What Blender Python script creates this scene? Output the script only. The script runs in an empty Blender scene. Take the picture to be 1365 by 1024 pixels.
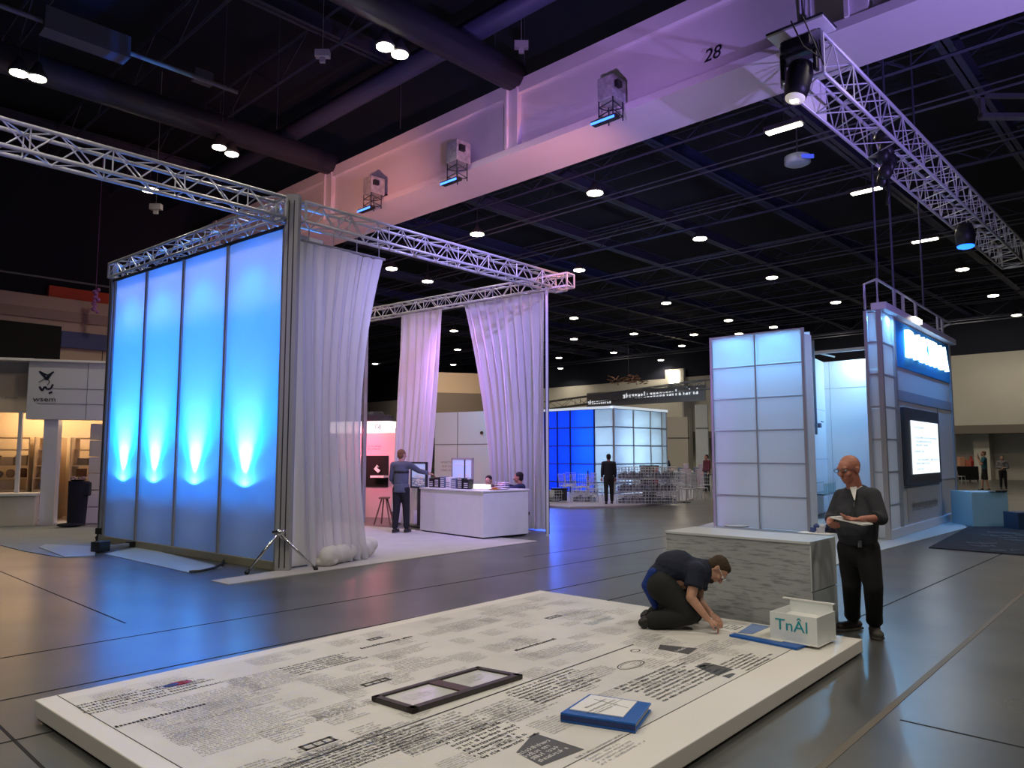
import bpy, bmesh, math, random
from mathutils import Vector as V, Matrix, Quaternion
random.seed(7)
SC = bpy.context.scene; COL = SC.collection
PI = math.pi
# ---------------------------------------------------------------- camera, world, exposure
EYE = V((0, 0, 1.65)); PIT = math.atan(0.094)
cam_d = bpy.data.cameras.new('camera'); cam = bpy.data.objects.new('camera', cam_d); COL.objects.link(cam)
cam.location = EYE; cam.rotation_euler = (PI/2+PIT, 0, 0)
cam_d.sensor_width = 36; cam_d.lens = 36*1000/1365; cam_d.clip_end = 400
SC.camera = cam
w = bpy.data.worlds.new('world'); SC.world = w; w.use_nodes = True
w.node_tree.nodes['Background'].inputs[0].default_value = (0.35, 0.42, 0.62, 1)
w.node_tree.nodes['Background'].inputs[1].default_value = 0.05
SC.view_settings.view_transform = 'Standard'; SC.view_settings.look = 'None'
SC.view_settings.gamma = 1; SC.view_settings.use_curve_mapping = False
SC.view_settings.exposure = 0.0
LAMP_W = 300.0          # watts of one ceiling lamp
HALL = math.radians(43.5)
HV = V((math.sin(HALL), math.cos(HALL), 0)); HU = V((-math.cos(HALL), math.sin(HALL), 0))
def aim(o, target):
    o.rotation_euler = (V(target)-o.location).to_track_quat('-Z', 'Y').to_euler()
def spot(name, loc, target, watt, col, deg=60, blend=.6, r=.08):
    d = bpy.data.lights.new(name, 'SPOT'); d.energy = watt; d.color = col; d.spot_size = math.radians(deg)
    d.spot_blend = blend; d.shadow_soft_size = r
    o = bpy.data.objects.new(name, d); COL.objects.link(o); o.location = loc; aim(o, target); return o
def area(name, loc, target, watt, col, sx, sy=None, spread=180):
    d = bpy.data.lights.new(name, 'AREA'); d.energy = watt; d.color = col; d.size = sx
    if sy: d.shape = 'RECTANGLE'; d.size_y = sy
    d.spread = math.radians(spread)
    o = bpy.data.objects.new(name, d); COL.objects.link(o); o.location = loc; aim(o, target); return o
def point(name, loc, watt, col, r=.05):
    d = bpy.data.lights.new(name, 'POINT'); d.energy = watt; d.color = col; d.shadow_soft_size = r
    o = bpy.data.objects.new(name, d); COL.objects.link(o); o.location = loc; return o
# pixel of the 1365x1024 frame -> a point of the place (used to measure where things stand)
def ray(px, py):
    v = (512-py)/1000; c, s = math.cos(PIT), math.sin(PIT)
    return V(((px-682.5)/1000, c-s*v, s+c*v))
def atz(px, py, z):
    d = ray(px, py); return EYE+d*((z-EYE.z)/d.z)
def aty(px, py, y):
    d = ray(px, py); return EYE+d*(y/d.y)
def onplane(px, py, p, n):
    d = ray(px, py); return EYE+d*((V(p)-EYE).dot(n)/d.dot(n))
# theatre washes on the big ceiling beam, and on the curtains
spot('wash_purple', (9, 4, 3.5), (6, 15.0, 9.6), 3600, (.40, .28, 1.0), 75, 1)
spot('wash_purple', (0.5, 8.5, 5.3), (1.5, 19, 9.4), 1300, (.55, .30, .98), 80, 1)
spot('wash_pink', (-4.0, 14.5, 6.3), (-5.0, 24, 9.0), 1100, (1.0, .40, .30), 80, 1)
spot('wash_pink', (3.2, 12.5, 5.6), (-2.5, 22.5, 8.7), 1300, (1.0, .40, .32), 70, 1)
spot('wash_curtain', (1.8, 9.5, 7.0), (-1.5, 14.5, 3.2), 2600, (.40, .34, 1.0), 60, 1)
spot('block_spill', (6.2, 13.6, 4.0), (3.2, 7.2, .2), 170, (.16, .55, 1.0), 50, 1)  # added spot standing in for blue spill from the corner stand
spot('wash_truss', (-5.0, 3.5, 4.0), (-5.2, 9.2, 5.3), 160, (.42, .32, 1), 80, 1)
spot('wash_curtain', (1.2, 8.8, 6.2), (-2.4, 12.0, 2.9), 900, (.36, .34, 1.0), 48, 1)
spot('wash_curtain', (-3.6, 16.6, 4.9), (0.4, 16.2, 2.2), 1100, (.50, .22, 1.0), 80, 1)
spot('wash_curtain', (-2.9, 13.6, 5.0), (-2.0, 17.9, 2.6), 500, (1.0, .35, .80), 70, 1)
# ---------------------------------------------------------------- materials
MATS = {}
def mat(name, col, rough=.55, metal=0, emit=None, es=0, var=0, vs=6, bump=0, bs=40, spec=.5, alpha=1, trans=0, ior=1.45):
    if name in MATS: return MATS[name]
    m = bpy.data.materials.new(name); m.use_nodes = True; nt = m.node_tree
    b = nt.nodes['Principled BSDF']
    c = tuple(col)+(1,)
    b.inputs['Base Color'].default_value = c
    b.inputs['Roughness'].default_value = rough; b.inputs['Metallic'].default_value = metal
    b.inputs['Specular IOR Level'].default_value = spec
    b.inputs['Alpha'].default_value = alpha
    b.inputs['Transmission Weight'].default_value = trans; b.inputs['IOR'].default_value = ior
    if emit: b.inputs['Emission Color'].default_value = tuple(emit)+(1,); b.inputs['Emission Strength'].default_value = es
    if var or bump:
        tc = nt.nodes.new('ShaderNodeTexCoord')
        if var:
            n = nt.nodes.new('ShaderNodeTexNoise'); n.inputs['Scale'].default_value = vs; n.inputs['Detail'].default_value = 5
            nt.links.new(tc.outputs['Object'], n.inputs['Vector'])
            r = nt.nodes.new('ShaderNodeValToRGB')
            r.color_ramp.elements[0].position = .3; r.color_ramp.elements[1].position = .7
            r.color_ramp.elements[0].color = tuple(x*(1-var) for x in col)+(1,)
            r.color_ramp.elements[1].color = tuple(min(1, x*(1+var)) for x in col)+(1,)
            nt.links.new(n.outputs['Fac'], r.inputs[0]); nt.links.new(r.outputs[0], b.inputs['Base Color'])
        if bump:
            n = nt.nodes.new('ShaderNodeTexNoise'); n.inputs['Scale'].default_value = bs; n.inputs['Detail'].default_value = 4
            nt.links.new(tc.outputs['Object'], n.inputs['Vector'])
            bu = nt.nodes.new('ShaderNodeBump'); bu.inputs['Strength'].default_value = bump; bu.inputs['Distance'].default_value = .02
            nt.links.new(n.outputs['Fac'], bu.inputs['Height']); nt.links.new(bu.outputs[0], b.inputs['Normal'])
    MATS[name] = m; return m
def cloth(name, col, trans=.5, sheer=0, tcol=None, gloss=0):
    m = bpy.data.materials.new(name); m.use_nodes = True; nt = m.node_tree; nt.nodes.clear()
    out = nt.nodes.new('ShaderNodeOutputMaterial')
    d = nt.nodes.new('ShaderNodeBsdfDiffuse'); t = nt.nodes.new('ShaderNodeBsdfTranslucent')
    d.inputs[0].default_value = tuple(col)+(1,); t.inputs[0].default_value = tuple(tcol or col)+(1,)
    mx = nt.nodes.new('ShaderNodeMixShader'); mx.inputs[0].default_value = trans
    nt.links.new(d.outputs[0], mx.inputs[1]); nt.links.new(t.outputs[0], mx.inputs[2])
    # woven threads
    tc = nt.nodes.new('ShaderNodeTexCoord'); n = nt.nodes.new('ShaderNodeTexNoise'); n.inputs['Scale'].default_value = 220
    nt.links.new(tc.outputs['Object'], n.inputs['Vector'])
    bu = nt.nodes.new('ShaderNodeBump'); bu.inputs['Strength'].default_value = .15; bu.inputs['Distance'].default_value = .002
    nt.links.new(n.outputs['Fac'], bu.inputs['Height']); nt.links.new(bu.outputs[0], d.inputs['Normal'])
    last = mx
    if sheer:
        tr = nt.nodes.new('ShaderNodeBsdfTransparent'); m2 = nt.nodes.new('ShaderNodeMixShader'); m2.inputs[0].default_value = sheer
        nt.links.new(last.outputs[0], m2.inputs[1]); nt.links.new(tr.outputs[0], m2.inputs[2]); last = m2
    nt.links.new(last.outputs[0], out.inputs[0]); MATS[name] = m; return m
def concrete():
    m = bpy.data.materials.new('concrete_floor'); m.use_nodes = True; nt = m.node_tree; b = nt.nodes['Principled BSDF']
    tc = nt.nodes.new('ShaderNodeTexCoord')
    def noise(sc, det, rough=.55, mp=None):
        n = nt.nodes.new('ShaderNodeTexNoise'); n.inputs['Scale'].default_value = sc; n.inputs['Detail'].default_value = det
        n.inputs['Roughness'].default_value = rough
        if mp:
            mm = nt.nodes.new('ShaderNodeMapping'); mm.inputs['Scale'].default_value = mp
            nt.links.new(tc.outputs['Object'], mm.inputs[0]); nt.links.new(mm.outputs[0], n.inputs['Vector'])
        else: nt.links.new(tc.outputs['Object'], n.inputs['Vector'])
        return n
    n1 = noise(.9, 4, .55); n2 = noise(2.5, 2, .5)
    mx = nt.nodes.new('ShaderNodeMath'); mx.operation = 'MULTIPLY_ADD'; mx.inputs[1].default_value = .22
    nt.links.new(n2.outputs['Fac'], mx.inputs[0]); nt.links.new(n1.outputs['Fac'], mx.inputs[2])
    r = nt.nodes.new('ShaderNodeValToRGB'); e = r.color_ramp.elements
    e[0].position = .42; e[0].color = (.050, .052, .050, 1); e[1].position = .80; e[1].color = (.092, .095, .090, 1)
    nt.links.new(mx.outputs[0], r.inputs[0]); nt.links.new(r.outputs[0], b.inputs['Base Color'])
    r2 = nt.nodes.new('ShaderNodeMapRange'); r2.inputs[1].default_value = .2; r2.inputs[2].default_value = .8
    r2.inputs[3].default_value = .27; r2.inputs[4].default_value = .35
    n4 = noise(.7, 1); nt.links.new(n4.outputs['Fac'], r2.inputs[0]); nt.links.new(r2.outputs[0], b.inputs['Roughness'])
    b.inputs['Specular IOR Level'].default_value = 1.0
    return m
def stone():
    m = bpy.data.materials.new('grey_marble'); m.use_nodes = True; nt = m.node_tree; b = nt.nodes['Principled BSDF']
    tc = nt.nodes.new('ShaderNodeTexCoord'); mm = nt.nodes.new('ShaderNodeMapping'); mm.inputs['Scale'].default_value = (2.2, 2.2, 16)
    mm.inputs['Rotation'].default_value = (0, .10, 0)
    n = nt.nodes.new('ShaderNodeTexNoise'); n.inputs['Scale'].default_value = 2.2; n.inputs['Detail'].default_value = 9; n.inputs['Roughness'].default_value = .62
    nt.links.new(tc.outputs['Object'], mm.inputs[0]); nt.links.new(mm.outputs[0], n.inputs['Vector'])
    r = nt.nodes.new('ShaderNodeValToRGB'); e = r.color_ramp.elements
    e[0].position = .34; e[0].color = (.17, .175, .185, 1); e[1].position = .5; e[1].color = (.38, .40, .41, 1)
    nt.links.new(n.outputs['Fac'], r.inputs[0]); nt.links.new(r.outputs[0], b.inputs['Base Color']); b.inputs['Roughness'].default_value = .35
    return m
ALU = mat('brushed_aluminium', (.42, .42, .44), .38, .6); TRU = mat('truss_aluminium', (.55, .56, .60), .4, .35)
WHITE = mat('white_board', (.78, .78, .76), .45); WHITE2 = mat('white_laminate', (.70, .71, .71), .4, var=.03)
BLACK = mat('black_plastic', (.012, .012, .014), .45); DARKM = mat('dark_steel', (.018, .020, .030), .6); CHROME = mat('chrome', (.75, .75, .76), .2, 1)
SKIN = mat('skin', (.46, .25, .17), .55, var=.08, vs=30); SKIN2 = mat('tanned_skin', (.44, .18, .13), .5, var=.08, vs=30)
GLASS = mat('glass', (.75, .9, .88), .05, alpha=.3); INK = mat('print_ink', (.05, .05, .05), .6); INK2 = mat('faded_print_ink', (.30, .30, .31), .6)
FABL = cloth('lightbox_fabric', (.24, .36, .52), .55, 0, (.85, .85, .85)); SHEER = cloth('sheer_voile', (.74, .74, .78), .42, .13); VOILE = cloth('white_voile', (.74, .74, .78), .40, .03)
# ---------------------------------------------------------------- mesh helpers
class MB:
    def __init__(s): s.v = []; s.f = []; s.mi = []; s.m = 0
    def add(s, vs, fs):
        k = len(s.v); s.v += [tuple(x) for x in vs]; s.f += [tuple(i+k for i in f) for f in fs]; s.mi += [s.m]*len(fs); return s
    def box(s, x0, x1, y0, y1, z0, z1):
        return s.add([(x, y, z) for z in (z0, z1) for x, y in ((x0, y0), (x1, y0), (x1, y1), (x0, y1))],
                     [(3, 2, 1, 0), (4, 5, 6, 7), (0, 1, 5, 4), (1, 2, 6, 5), (2, 3, 7, 6), (3, 0, 4, 7)])
    def prism(s, pts, z0, z1):
        n = len(pts); ar = sum(pts[i][0]*pts[(i+1) % n][1]-pts[(i+1) % n][0]*pts[i][1] for i in range(n))
        if ar < 0: pts = pts[::-1]
        return s.add([(p[0], p[1], z0) for p in pts]+[(p[0], p[1], z1) for p in pts],
                     [tuple(range(n-1, -1, -1)), tuple(range(n, 2*n))]+[(i, (i+1) % n, n+(i+1) % n, n+i) for i in range(n)])
    def quad(s, a, b, c, d): return s.add([a, b, c, d], [(0, 1, 2, 3)])
    def tube(s, pts, r, n=6):
        pts = [V(p) for p in pts]; rings = []
        for i, p in enumerate(pts):
            d = (pts[min(i+1, len(pts)-1)]-pts[max(i-1, 0)])
            if d.length < 1e-9: d = V((0, 0, 1))
            d.normalize(); a = d.cross(V((0, 0, 1)) if abs(d.z) < .95 else V((1, 0, 0))).normalized(); b = d.cross(a)
            rr = r[i] if isinstance(r, (list, tuple)) else r
            rings.append([p+(a*math.cos(2*PI*k/n)+b*math.sin(2*PI*k/n))*rr for k in range(n)])
        vs = [q for g in rings for q in g]; L = len(pts)
        fs = [(i*n+k, i*n+(k+1) % n, (i+1)*n+(k+1) % n, (i+1)*n+k) for i in range(L-1) for k in range(n)]
        fs += [tuple(range(n-1, -1, -1)), tuple((L-1)*n+k for k in range(n))]
        return s.add(vs, [f[::-1] for f in fs])
    def lathe(s, prof, cx=0, cy=0, n=16, z=0):
        vs = [(cx+r*math.cos(2*PI*k/n), cy+r*math.sin(2*PI*k/n), z+h) for r, h in prof for k in range(n)]; L = len(prof)
        fs = [(i*n+k, i*n+(k+1) % n, (i+1)*n+(k+1) % n, (i+1)*n+k) for i in range(L-1) for k in range(n)]
        fs += [tuple(range(n-1, -1, -1)), tuple((L-1)*n+k for k in range(n))]
        return s.add(vs, fs)
    def ell(s, c, rad, ax=None, n=14, m=9):
        c = V(c); ax = ax or (V((1, 0, 0)), V((0, 1, 0)), V((0, 0, 1)))
        vs = [c-ax[2]*rad[2]]
        for i in range(1, m):
            t = -PI/2+PI*i/m
            for k in range(n):
                p = 2*PI*k/n; vs.append(c+ax[0]*rad[0]*math.cos(t)*math.cos(p)+ax[1]*rad[1]*math.cos(t)*math.sin(p)+ax[2]*rad[2]*math.sin(t))
        vs.append(c+ax[2]*rad[2]); N = len(vs)-1
        fs = [(0, 1+(k+1) % n, 1+k) for k in range(n)]
        fs += [(1+i*n+k, 1+i*n+(k+1) % n, 1+(i+1)*n+(k+1) % n, 1+(i+1)*n+k) for i in range(m-2) for k in range(n)]
        fs += [(1+(m-2)*n+k, 1+(m-2)*n+(k+1) % n, N) for k in range(n)]
        return s.add(vs, fs)
    def cap(s, p0, r0, p1, r1, side=None, flat=1, ends=(1, 1), n=14):
        p0, p1 = V(p0), V(p1); d = (p1-p0); L = max(d.length, 1e-5); d = d/L
        a = side if side is not None else (V((0, 0, 1)) if abs(d.z) < .9 else V((1, 0, 0)))
        a = V(a); a = (a-d*a.dot(d)).normalized(); b = d.cross(a); prof = []
        if ends[0]: prof += [(-r0*math.cos(t), r0*math.sin(t)) for t in (.12, .5, .9, 1.25)]
        prof += [(0, r0), (L*.5, (r0+r1)/2), (L, r1)]
        if ends[1]: prof += [(L+r1*math.cos(t), r1*math.sin(t)) for t in (1.25, .9, .5, .12)]
        vs = [p0+d*h+(a*math.cos(2*PI*k/n)+b*flat*math.sin(2*PI*k/n))*r for h, r in prof for k in range(n)]; M = len(prof)
        fs = [(i*n+k, i*n+(k+1) % n, (i+1)*n+(k+1) % n, (i+1)*n+k) for i in range(M-1) for k in range(n)]
        fs += [tuple(range(n-1, -1, -1)), tuple((M-1)*n+k for k in range(n))]
        return s.add(vs, fs)
    def chain(s, pts, rs, **k):
        for i in range(len(pts)-1): s.cap(pts[i], rs[i], pts[i+1], rs[i+1], **k)
        return s
    def mesh(s, name):
        me = bpy.data.meshes.new(name); me.from_pydata(s.v, [], s.f)
        for p, i in zip(me.polygons, s.mi): p.material_index = i
        return me
def tag(o, label=None, cat=None, group=None, kind=None):
    if label: o['label'] = label
    if cat: o['category'] = cat
    if group: o['group'] = group
    if kind: o['kind'] = kind
    return o
def part(name, mb, m, parent=None, smooth=False, bevel=0, label=None):
    me = mb.mesh(name)
    for x in (m if isinstance(m, (list, tuple)) else [m]): me.materials.append(x)
    if smooth:
        for p in me.polygons: p.use_smooth = True
    o = bpy.data.objects.new(name, me); COL.objects.link(o); o.parent = parent
    if bevel:
        b = o.modifiers.new('bevel', 'BEVEL'); b.width = bevel; b.segments = 2; b.limit_method = 'ANGLE'
    if label: o['label'] = label
    return o
def struct(name, mb, m, **k): return tag(part(name, mb, m, **k), kind='structure')
def thing(name, label, cat, loc=(0, 0, 0), d=(1, 0), group=None):
    o = bpy.data.objects.new(name, None); COL.objects.link(o); o.location = (loc[0], loc[1], loc[2] if len(loc) > 2 else 0)
    o.rotation_euler = (0, 0, math.atan2(d[1], d[0])); o.empty_display_size = .1
    return tag(o, label, cat, group)
def solid(name, mb, m, label, cat, group=None, loc=(0, 0, 0), d=(1, 0), **k):   # a thing that is one mesh
    o = part(name, mb, m, **k); o.location = loc; o.rotation_euler = (0, 0, math.atan2(d[1], d[0])); return tag(o, label, cat, group)
def copy_tree(o, parent=None):
    c = o.copy(); COL.objects.link(c); c.parent = parent
    for ch in list(o.children): copy_tree(ch, c)
    return c
def blob(name, mb, m, parent, voxel=.012, it=3, label=None):   # one continuous surface grown over the limbs
    me = mb.mesh(name); o = bpy.data.objects.new(name, me); COL.objects.link(o)
    r = o.modifiers.new('r', 'REMESH'); r.mode = 'VOXEL'; r.voxel_size = voxel; r.use_smooth_shade = True
    s = o.modifiers.new('s', 'SMOOTH'); s.iterations = it; s.factor = .5
    bpy.context.view_layer.update()
    dg = bpy.context.evaluated_depsgraph_get(); me2 = bpy.data.meshes.new_from_object(o.evaluated_get(dg)); me2.name = name
    o.modifiers.clear(); o.data = me2; me2.materials.clear(); me2.materials.append(m)
    for p in me2.polygons: p.use_smooth = True
    o.parent = parent
    if label: o['label'] = label
    return o
def text(name, s, size, m, parent, loc, rx=PI/2, rz=0, ext=.004, label=None, sx=1, shear=0, sp=1):
    cu = bpy.data.curves.new(name, 'FONT'); cu.body = s; cu.size = size; cu.extrude = ext; cu.align_x = 'CENTER'; cu.align_y = 'CENTER'; cu.shear = shear; cu.space_character = sp
    o = bpy.data.objects.new(name, cu); COL.objects.link(o); bpy.context.view_layer.update()
    me = bpy.data.meshes.new_from_object(o.evaluated_get(bpy.context.evaluated_depsgraph_get())); bpy.data.objects.remove(o)
    me.materials.clear(); me.materials.append(m); me.name = name
    o = bpy.data.objects.new(name, me); COL.objects.link(o); o.parent = parent; o.location = loc
    o.rotation_euler = (rx, 0, rz); o.scale = (sx, 1, 1)
    if label: o['label'] = label
    return o
def scribble(mb, x, y, w, h, P, rng, dens=.8, wt=.14, rag=.35):
    """one line of close printed characters as small strokes; P maps (x,y) of the sheet to a point"""
    cw = h*.62; c = x; end = x+w*(1-rng.random()*rag)
    def bar(x0, y0, x1, y1): mb.quad(P(x0, y0), P(x1, y0), P(x1, y1), P(x0, y1))
    while c < end:
        if rng.random() > dens: c += cw; continue
        t = h*wt; k = rng.randrange(6); hh = h if rng.random() < .3 else h*.7
        if k in (0, 1, 4): bar(c, y, c+t, y+hh)
        if k in (1, 2, 5): bar(c+cw*.7-t, y, c+cw*.7, y+hh)
        if k in (0, 2, 3): bar(c, y, c+cw*.7, y+t)
        if k in (1, 3, 4): bar(c, y+h*.35, c+cw*.7, y+h*.35+t)
        if k in (2, 3, 5): bar(c, y+h*.7-t, c+cw*.7, y+h*.7)
        c += cw
def scribbles(x0, y0, x1, y1, P, lh, seed=1, **k):
    mb = MB(); rng = random.Random(seed); y = y1-lh
    while y > y0: scribble(mb, x0, y, x1-x0, lh*.62, P, rng, **k); y -= lh
    return mb
def truss(name, label, a, b, size=.3, r=.022, br=.010, step=None, m=TRU, cat='truss', group=None, up=V((0, 0, 1))):
    a, b = V(a), V(b); d = b-a; L = d.length; d.normalize(); s = d.cross(up).normalized(); u = s.cross(d).normalized(); h = size/2
    root = thing(name, label, cat, a, group=group); Z = V((0, 0, 0))
    cs = [s*x*h+u*z*h for x, z in ((-1, -1), (1, -1), (1, 1), (-1, 1))]
    for c in cs: part('chord', MB().tube([Z+c, d*L+c], r, 8), m, root, smooth=True)
    n = max(2, round(L/(step or size*.95))); lt = MB()
    for f in range(4):
        c0, c1 = cs[f], cs[(f+1) % 4]
        for i in range(n):
            q0, q1 = (c0, c1) if (i+f) % 2 else (c1, c0)
            lt.tube([d*L*i/n+q0, d*L*(i+1)/n+q1], br, 5)
            if i % 3 == 0: lt.tube([d*L*i/n+c0, d*L*i/n+c1], br, 5)
    for e in (0, L):
        for f in range(4): lt.tube([d*e+cs[f], d*e+cs[(f+1) % 4]], r*.9, 6)
    part('lattice', lt, m, root)
    return root
def xy(p): return (p[0], p[1])
# ================================================================ the hall
fl = MB(); fl.box(-90, 90, -20, 110, -.3, 0); struct('floor', fl, concrete())
JM = mat('joint_filler', (.012, .012, .012), .8); TAPE = mat('floor_tape', (.135, .12, .095), .6)
def strip(name, p, d, l0, l1, wd, m, z=.003):
    p = V(p); n = V((-d.y, d.x, 0))*wd/2; a, b = p+d*l0, p+d*l1
    return struct(name, MB().prism([xy(a-n), xy(b-n), xy(b+n), xy(a+n)], 0.0005, z), m)
k = 1
for px_, py_, d, l0, l1 in ((150, 853, HV, -8, 12), (1240, 781, HV, -7, 12), (30, 998, HU, -1, 5),
                            (868, 787, HV, -12, 4), (844, 765, HV, -8, 14), (840, 722, HV, -3, 14), (20, 770, HU, -4, 6), (1200, 960, HU, -7, 0)):
    strip('trim_%d' % k, atz(px_, py_, 0), d, l0, l1, .018, JM, .002); k += 1
strip('trim_%d' % k, atz(1310, 837, 0), V((.665, .747, 0)), -6, 12, .045, TAPE, .003); k += 1
WB = mat('beige_wall', (.50, .48, .42), .8, var=.04, vs=.5); WBD = mat('shade_brown_fascia', (.16, .14, .12), .8)  # shade on the fascia band is put into its darker brown
WP = mat('mauve_wall', (.38, .27, .25), .8); WPD = mat('mauve_band', (.26, .18, .17), .8); ROOF = mat('black_roof', (.010, .012, .024), .9)
BLU = mat('blue_fascia', (.05, .06, .16), .7); TANB = mat('tan_panels', (.42, .32, .25), .7); RED_LIT = mat('red_lit_soffit', (.50, .07, .04), .8)
# back wall runs along HU; local x = HU, local y = away from the viewer
P0 = aty(1315, 606, 48.5); P0.z = 0
wb = struct('wall_back', MB().box(-40, 120, 0, .5, 3.55, 8.2), WB)
w2 = struct('wall_back', MB().box(-40, 120, 2.2, 2.6, 0, 3.0), WB); w3 = struct('trim_%d' % k, MB().box(-40, 120, -.02, 2.6, 3.0, 3.55), WBD); k += 1
w4 = struct('wall_back', MB().box(-40, 120, .05, .5, 8.2, 12.6), ROOF)
pl_ = MB()
for x in range(-36, 118, 9): pl_.box(x, x+.9, .9, 2.3, 0, 3.0)
w5 = struct('wall_back', pl_, WB)
for o in (wb, w2, w3, w4, w5): o.location = P0; o.rotation_euler = (0, 0, math.atan2(-HU.y, -HU.x)); 
for o in (wb, w2, w3, w4, w5): o.scale = (-1, 1, 1)
for o in (wb, w2, w3, w4, w5):
    o.data.transform(Matrix.Diagonal((-1, 1, 1, 1))); o.data.flip_normals(); o.scale = (1, 1, 1)
# left wall with its mezzanine bands: local x = HV, local y = away
L0 = aty(0, 606, 24.5); L0.z = 0
ROTV = math.atan2(HV.y, HV.x)
def lw(name, x0, x1, y0, y1, z0, z1, m):
    o = struct(name, MB().box(x0, x1, y0, y1, z0, z1), m); o.location = L0; o.rotation_euler = (0, 0, ROTV); return o
lw('wall_left', -20, 8.6, .4, .8, 0, 4.85, mat('dark_wall', (.03, .02, .02), .8))
lw('wall_left', -20, 8.6, 0, .8, 5.9, 7.05, WP)
lw('trim_%d' % k, -20, 8.6, -.06, .02, 6.25, 6.6, WPD); k += 1
lw('trim_%d' % k, 1.55, 8.6, -.12, .8, 5.34, 5.9, BLU); k += 1
lw('wall_left', 1.5, 6.5, .02, .8, 4.78, 5.34, TANB)
for x in (2.9, 3.45, 3.85): lw('trim_%d' % k, x, x+.02, 0, .04, 4.78, 5.34, JM); k += 1
lw('wall_left', -20, 8.6, .6, .8, 7.05, 12.6, ROOF)
lw('wall_left', 1.2, 8.6, .3, .6, 7.05, 7.5, RED_LIT)  # red light on this soffit is put into its colour
lw('trim_%d' % k, 3.1, 3.17, -.02, .02, 5.9, 7.05, WB); k += 1
o = part('black_banner', MB().box(-9, 1.5, -.25, -.15, 4.75, 6.02), mat('black_felt', (.006, .006, .006), .9)); o.location = L0; o.rotation_euler = (0, 0, ROTV)
tag(o, 'large plain black banner on the mauve wall above the white kiosk', 'banner')
struct('ceiling', MB().box(-90, 90, -20, 110, 12.6, 12.9), ROOF)
# ---------------------------------------------------------------- the big white beam, boxed, with cross ducts
BP = atz(1047, 67, 8.5); BP.z = 0       # foot of the near face
def bt(px_, py_):                        # distance along the beam of a pixel on its near face
    q = onplane(px_, py_, BP, HV); return (q-BP).dot(HU), q.z
BEAM = mat('white_beam', (.66, .60, .62), .75, var=.02, vs=1.5)
t3 = bt(676, 200)[0]; t2 = bt(433, 260)[0]; sp = t2-t3
ZB, ZT = 8.5, bt(800, 52)[1]
bm_ = MB(); X0, X1 = -16, 24
bm_.box(X0, X1, .16, 1.45, ZB, ZT)                    # core; local x = HU, y = HV (away)
bm_.box(X0, X1, 0, .16, ZB, ZB+.16)                 # ledge
bm_.box(X0, X1, .06, .16, ZT-.32, ZT)
for i in range(-2, 3): x = t3+i*sp; bm_.box(x-.3, x, .02, .16, ZB+.16, ZT); bm_.box(x-.02, x+.05, -.04, .16, ZB+.16, ZT-.1)
ob = struct('ceiling_beam', bm_, BEAM); ob['kind'] = 'structure'
ROTU = math.atan2(HU.y, HU.x)
def place_u(o): o.matrix_world = Matrix(((HU.x, HV.x, 0, BP.x), (HU.y, HV.y, 0, BP.y), (0, 0, 1, 0), (0, 0, 0, 1)))
bpy.context.view_layer.update()
for v in ob.data.vertices: v.co = HU*v.co.x+HV*v.co.y+V((0, 0, v.co.z))
ob.data.flip_normals(); ob.location = BP
q = onplane(944, 69, BP, HV)
sg = thing('beam_number', 'black painted number 28 on the purple lit beam', 'number', q-HV*(-.13), (-HU.x, -HU.y))
text('digits', '28', .34, BLACK, sg, (0, 0, 0), PI/2, 0, .006, shear=.25)
# roof steel: ducts and beams along HV, joists along HU
DUCT = mat('dark_duct', (.030, .030, .045), .5); STEEL = mat('navy_steel', (.050, .055, .095), .6); BLUE_LIT = mat('blue_lit_roof_beam', (.02, .028, .10), .7)  # blue light on the roof beams is put into the navy colours
def along(name, p, d, l0, l1, r, m, label=None, cat=None, group=None):
    p = V(p); o = part(name, MB().tube([d*l0, d*l1], r, 14), m, smooth=True); o.location = p
    return tag(o, label, cat, group)
for t, nm in ((t3, 'black round duct running into the purple beam beside the near pair of lamps'), (t2, 'dark brown round duct meeting the far left end of the beam')):
    p = BP+HU*(t-.15)+V((0, 0, ZT+.12)); along('air_duct', p, HV, -24, .15, .34, DUCT, nm, 'duct')
p = atz(350, 200, 11.2); along('air_duct', p, HU, -18, 12, .24, mat('blue_lit_duct', (.045, .05, .10), .5), 'long blue lit round duct parallel to the big beam', 'duct')  # blue light on the duct is put into its colour
p = atz(640, 32, 11.8); along('air_duct', p, HU, -16, 14, .22, mat('blue_lit_duct', (.045, .05, .10), .5), 'second blue lit duct higher up beside the black round duct', 'duct')
p = atz(150, 62, 9.7); along('pipe', p, HV, -9, 2.6, .05, mat('grey_pipe', (.12, .12, .13), .6), 'thin grey pipe carrying a grey box high on the left', 'pipe')
o = solid('junction_box', MB().box(-.75, .75, -.2, .2, -.22, .22), mat('grey_box', (.10, .10, .11), .6), 'grey ceiling unit fixed on the thin pipe', 'unit', loc=atz(115, 48, 9.75), d=xy(HV))
solid('junction_box', MB().box(-.22, .22, -.1, .1, -.15, .15), mat('grey_box', (.10, .10, .11), .6), 'small grey box on the dark ceiling right of the thin pipe', 'unit', loc=atz(270, 103, 10.6), d=xy(HV))
def ibeam(p, d, l0, l1, hh, ww, m, name='ceiling_beam'):
    n = V((-d.y, d.x, 0)); mb = MB()
    for a0, a1, z0, z1 in ((-ww/2, ww/2, -hh/2, -hh/2+.04), (-ww/2, ww/2, hh/2-.04, hh/2), (-.02, .02, -hh/2, hh/2)):
        q = [d*l0+n*a0, d*l1+n*a0, d*l1+n*a1, d*l0+n*a1]; mb.prism([xy(x) for x in q], z0, z1)
    o = struct(name, mb, m); o.location = p; return o
for i in range(-7, 9):
    p = BP+HU*(t3+i*sp*.5)+HV*2+V((0, 0, 10.9)); ibeam(p, HV, 0, 62, .42, .32, BLUE_LIT if i % 3 == 0 else STEEL)
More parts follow.
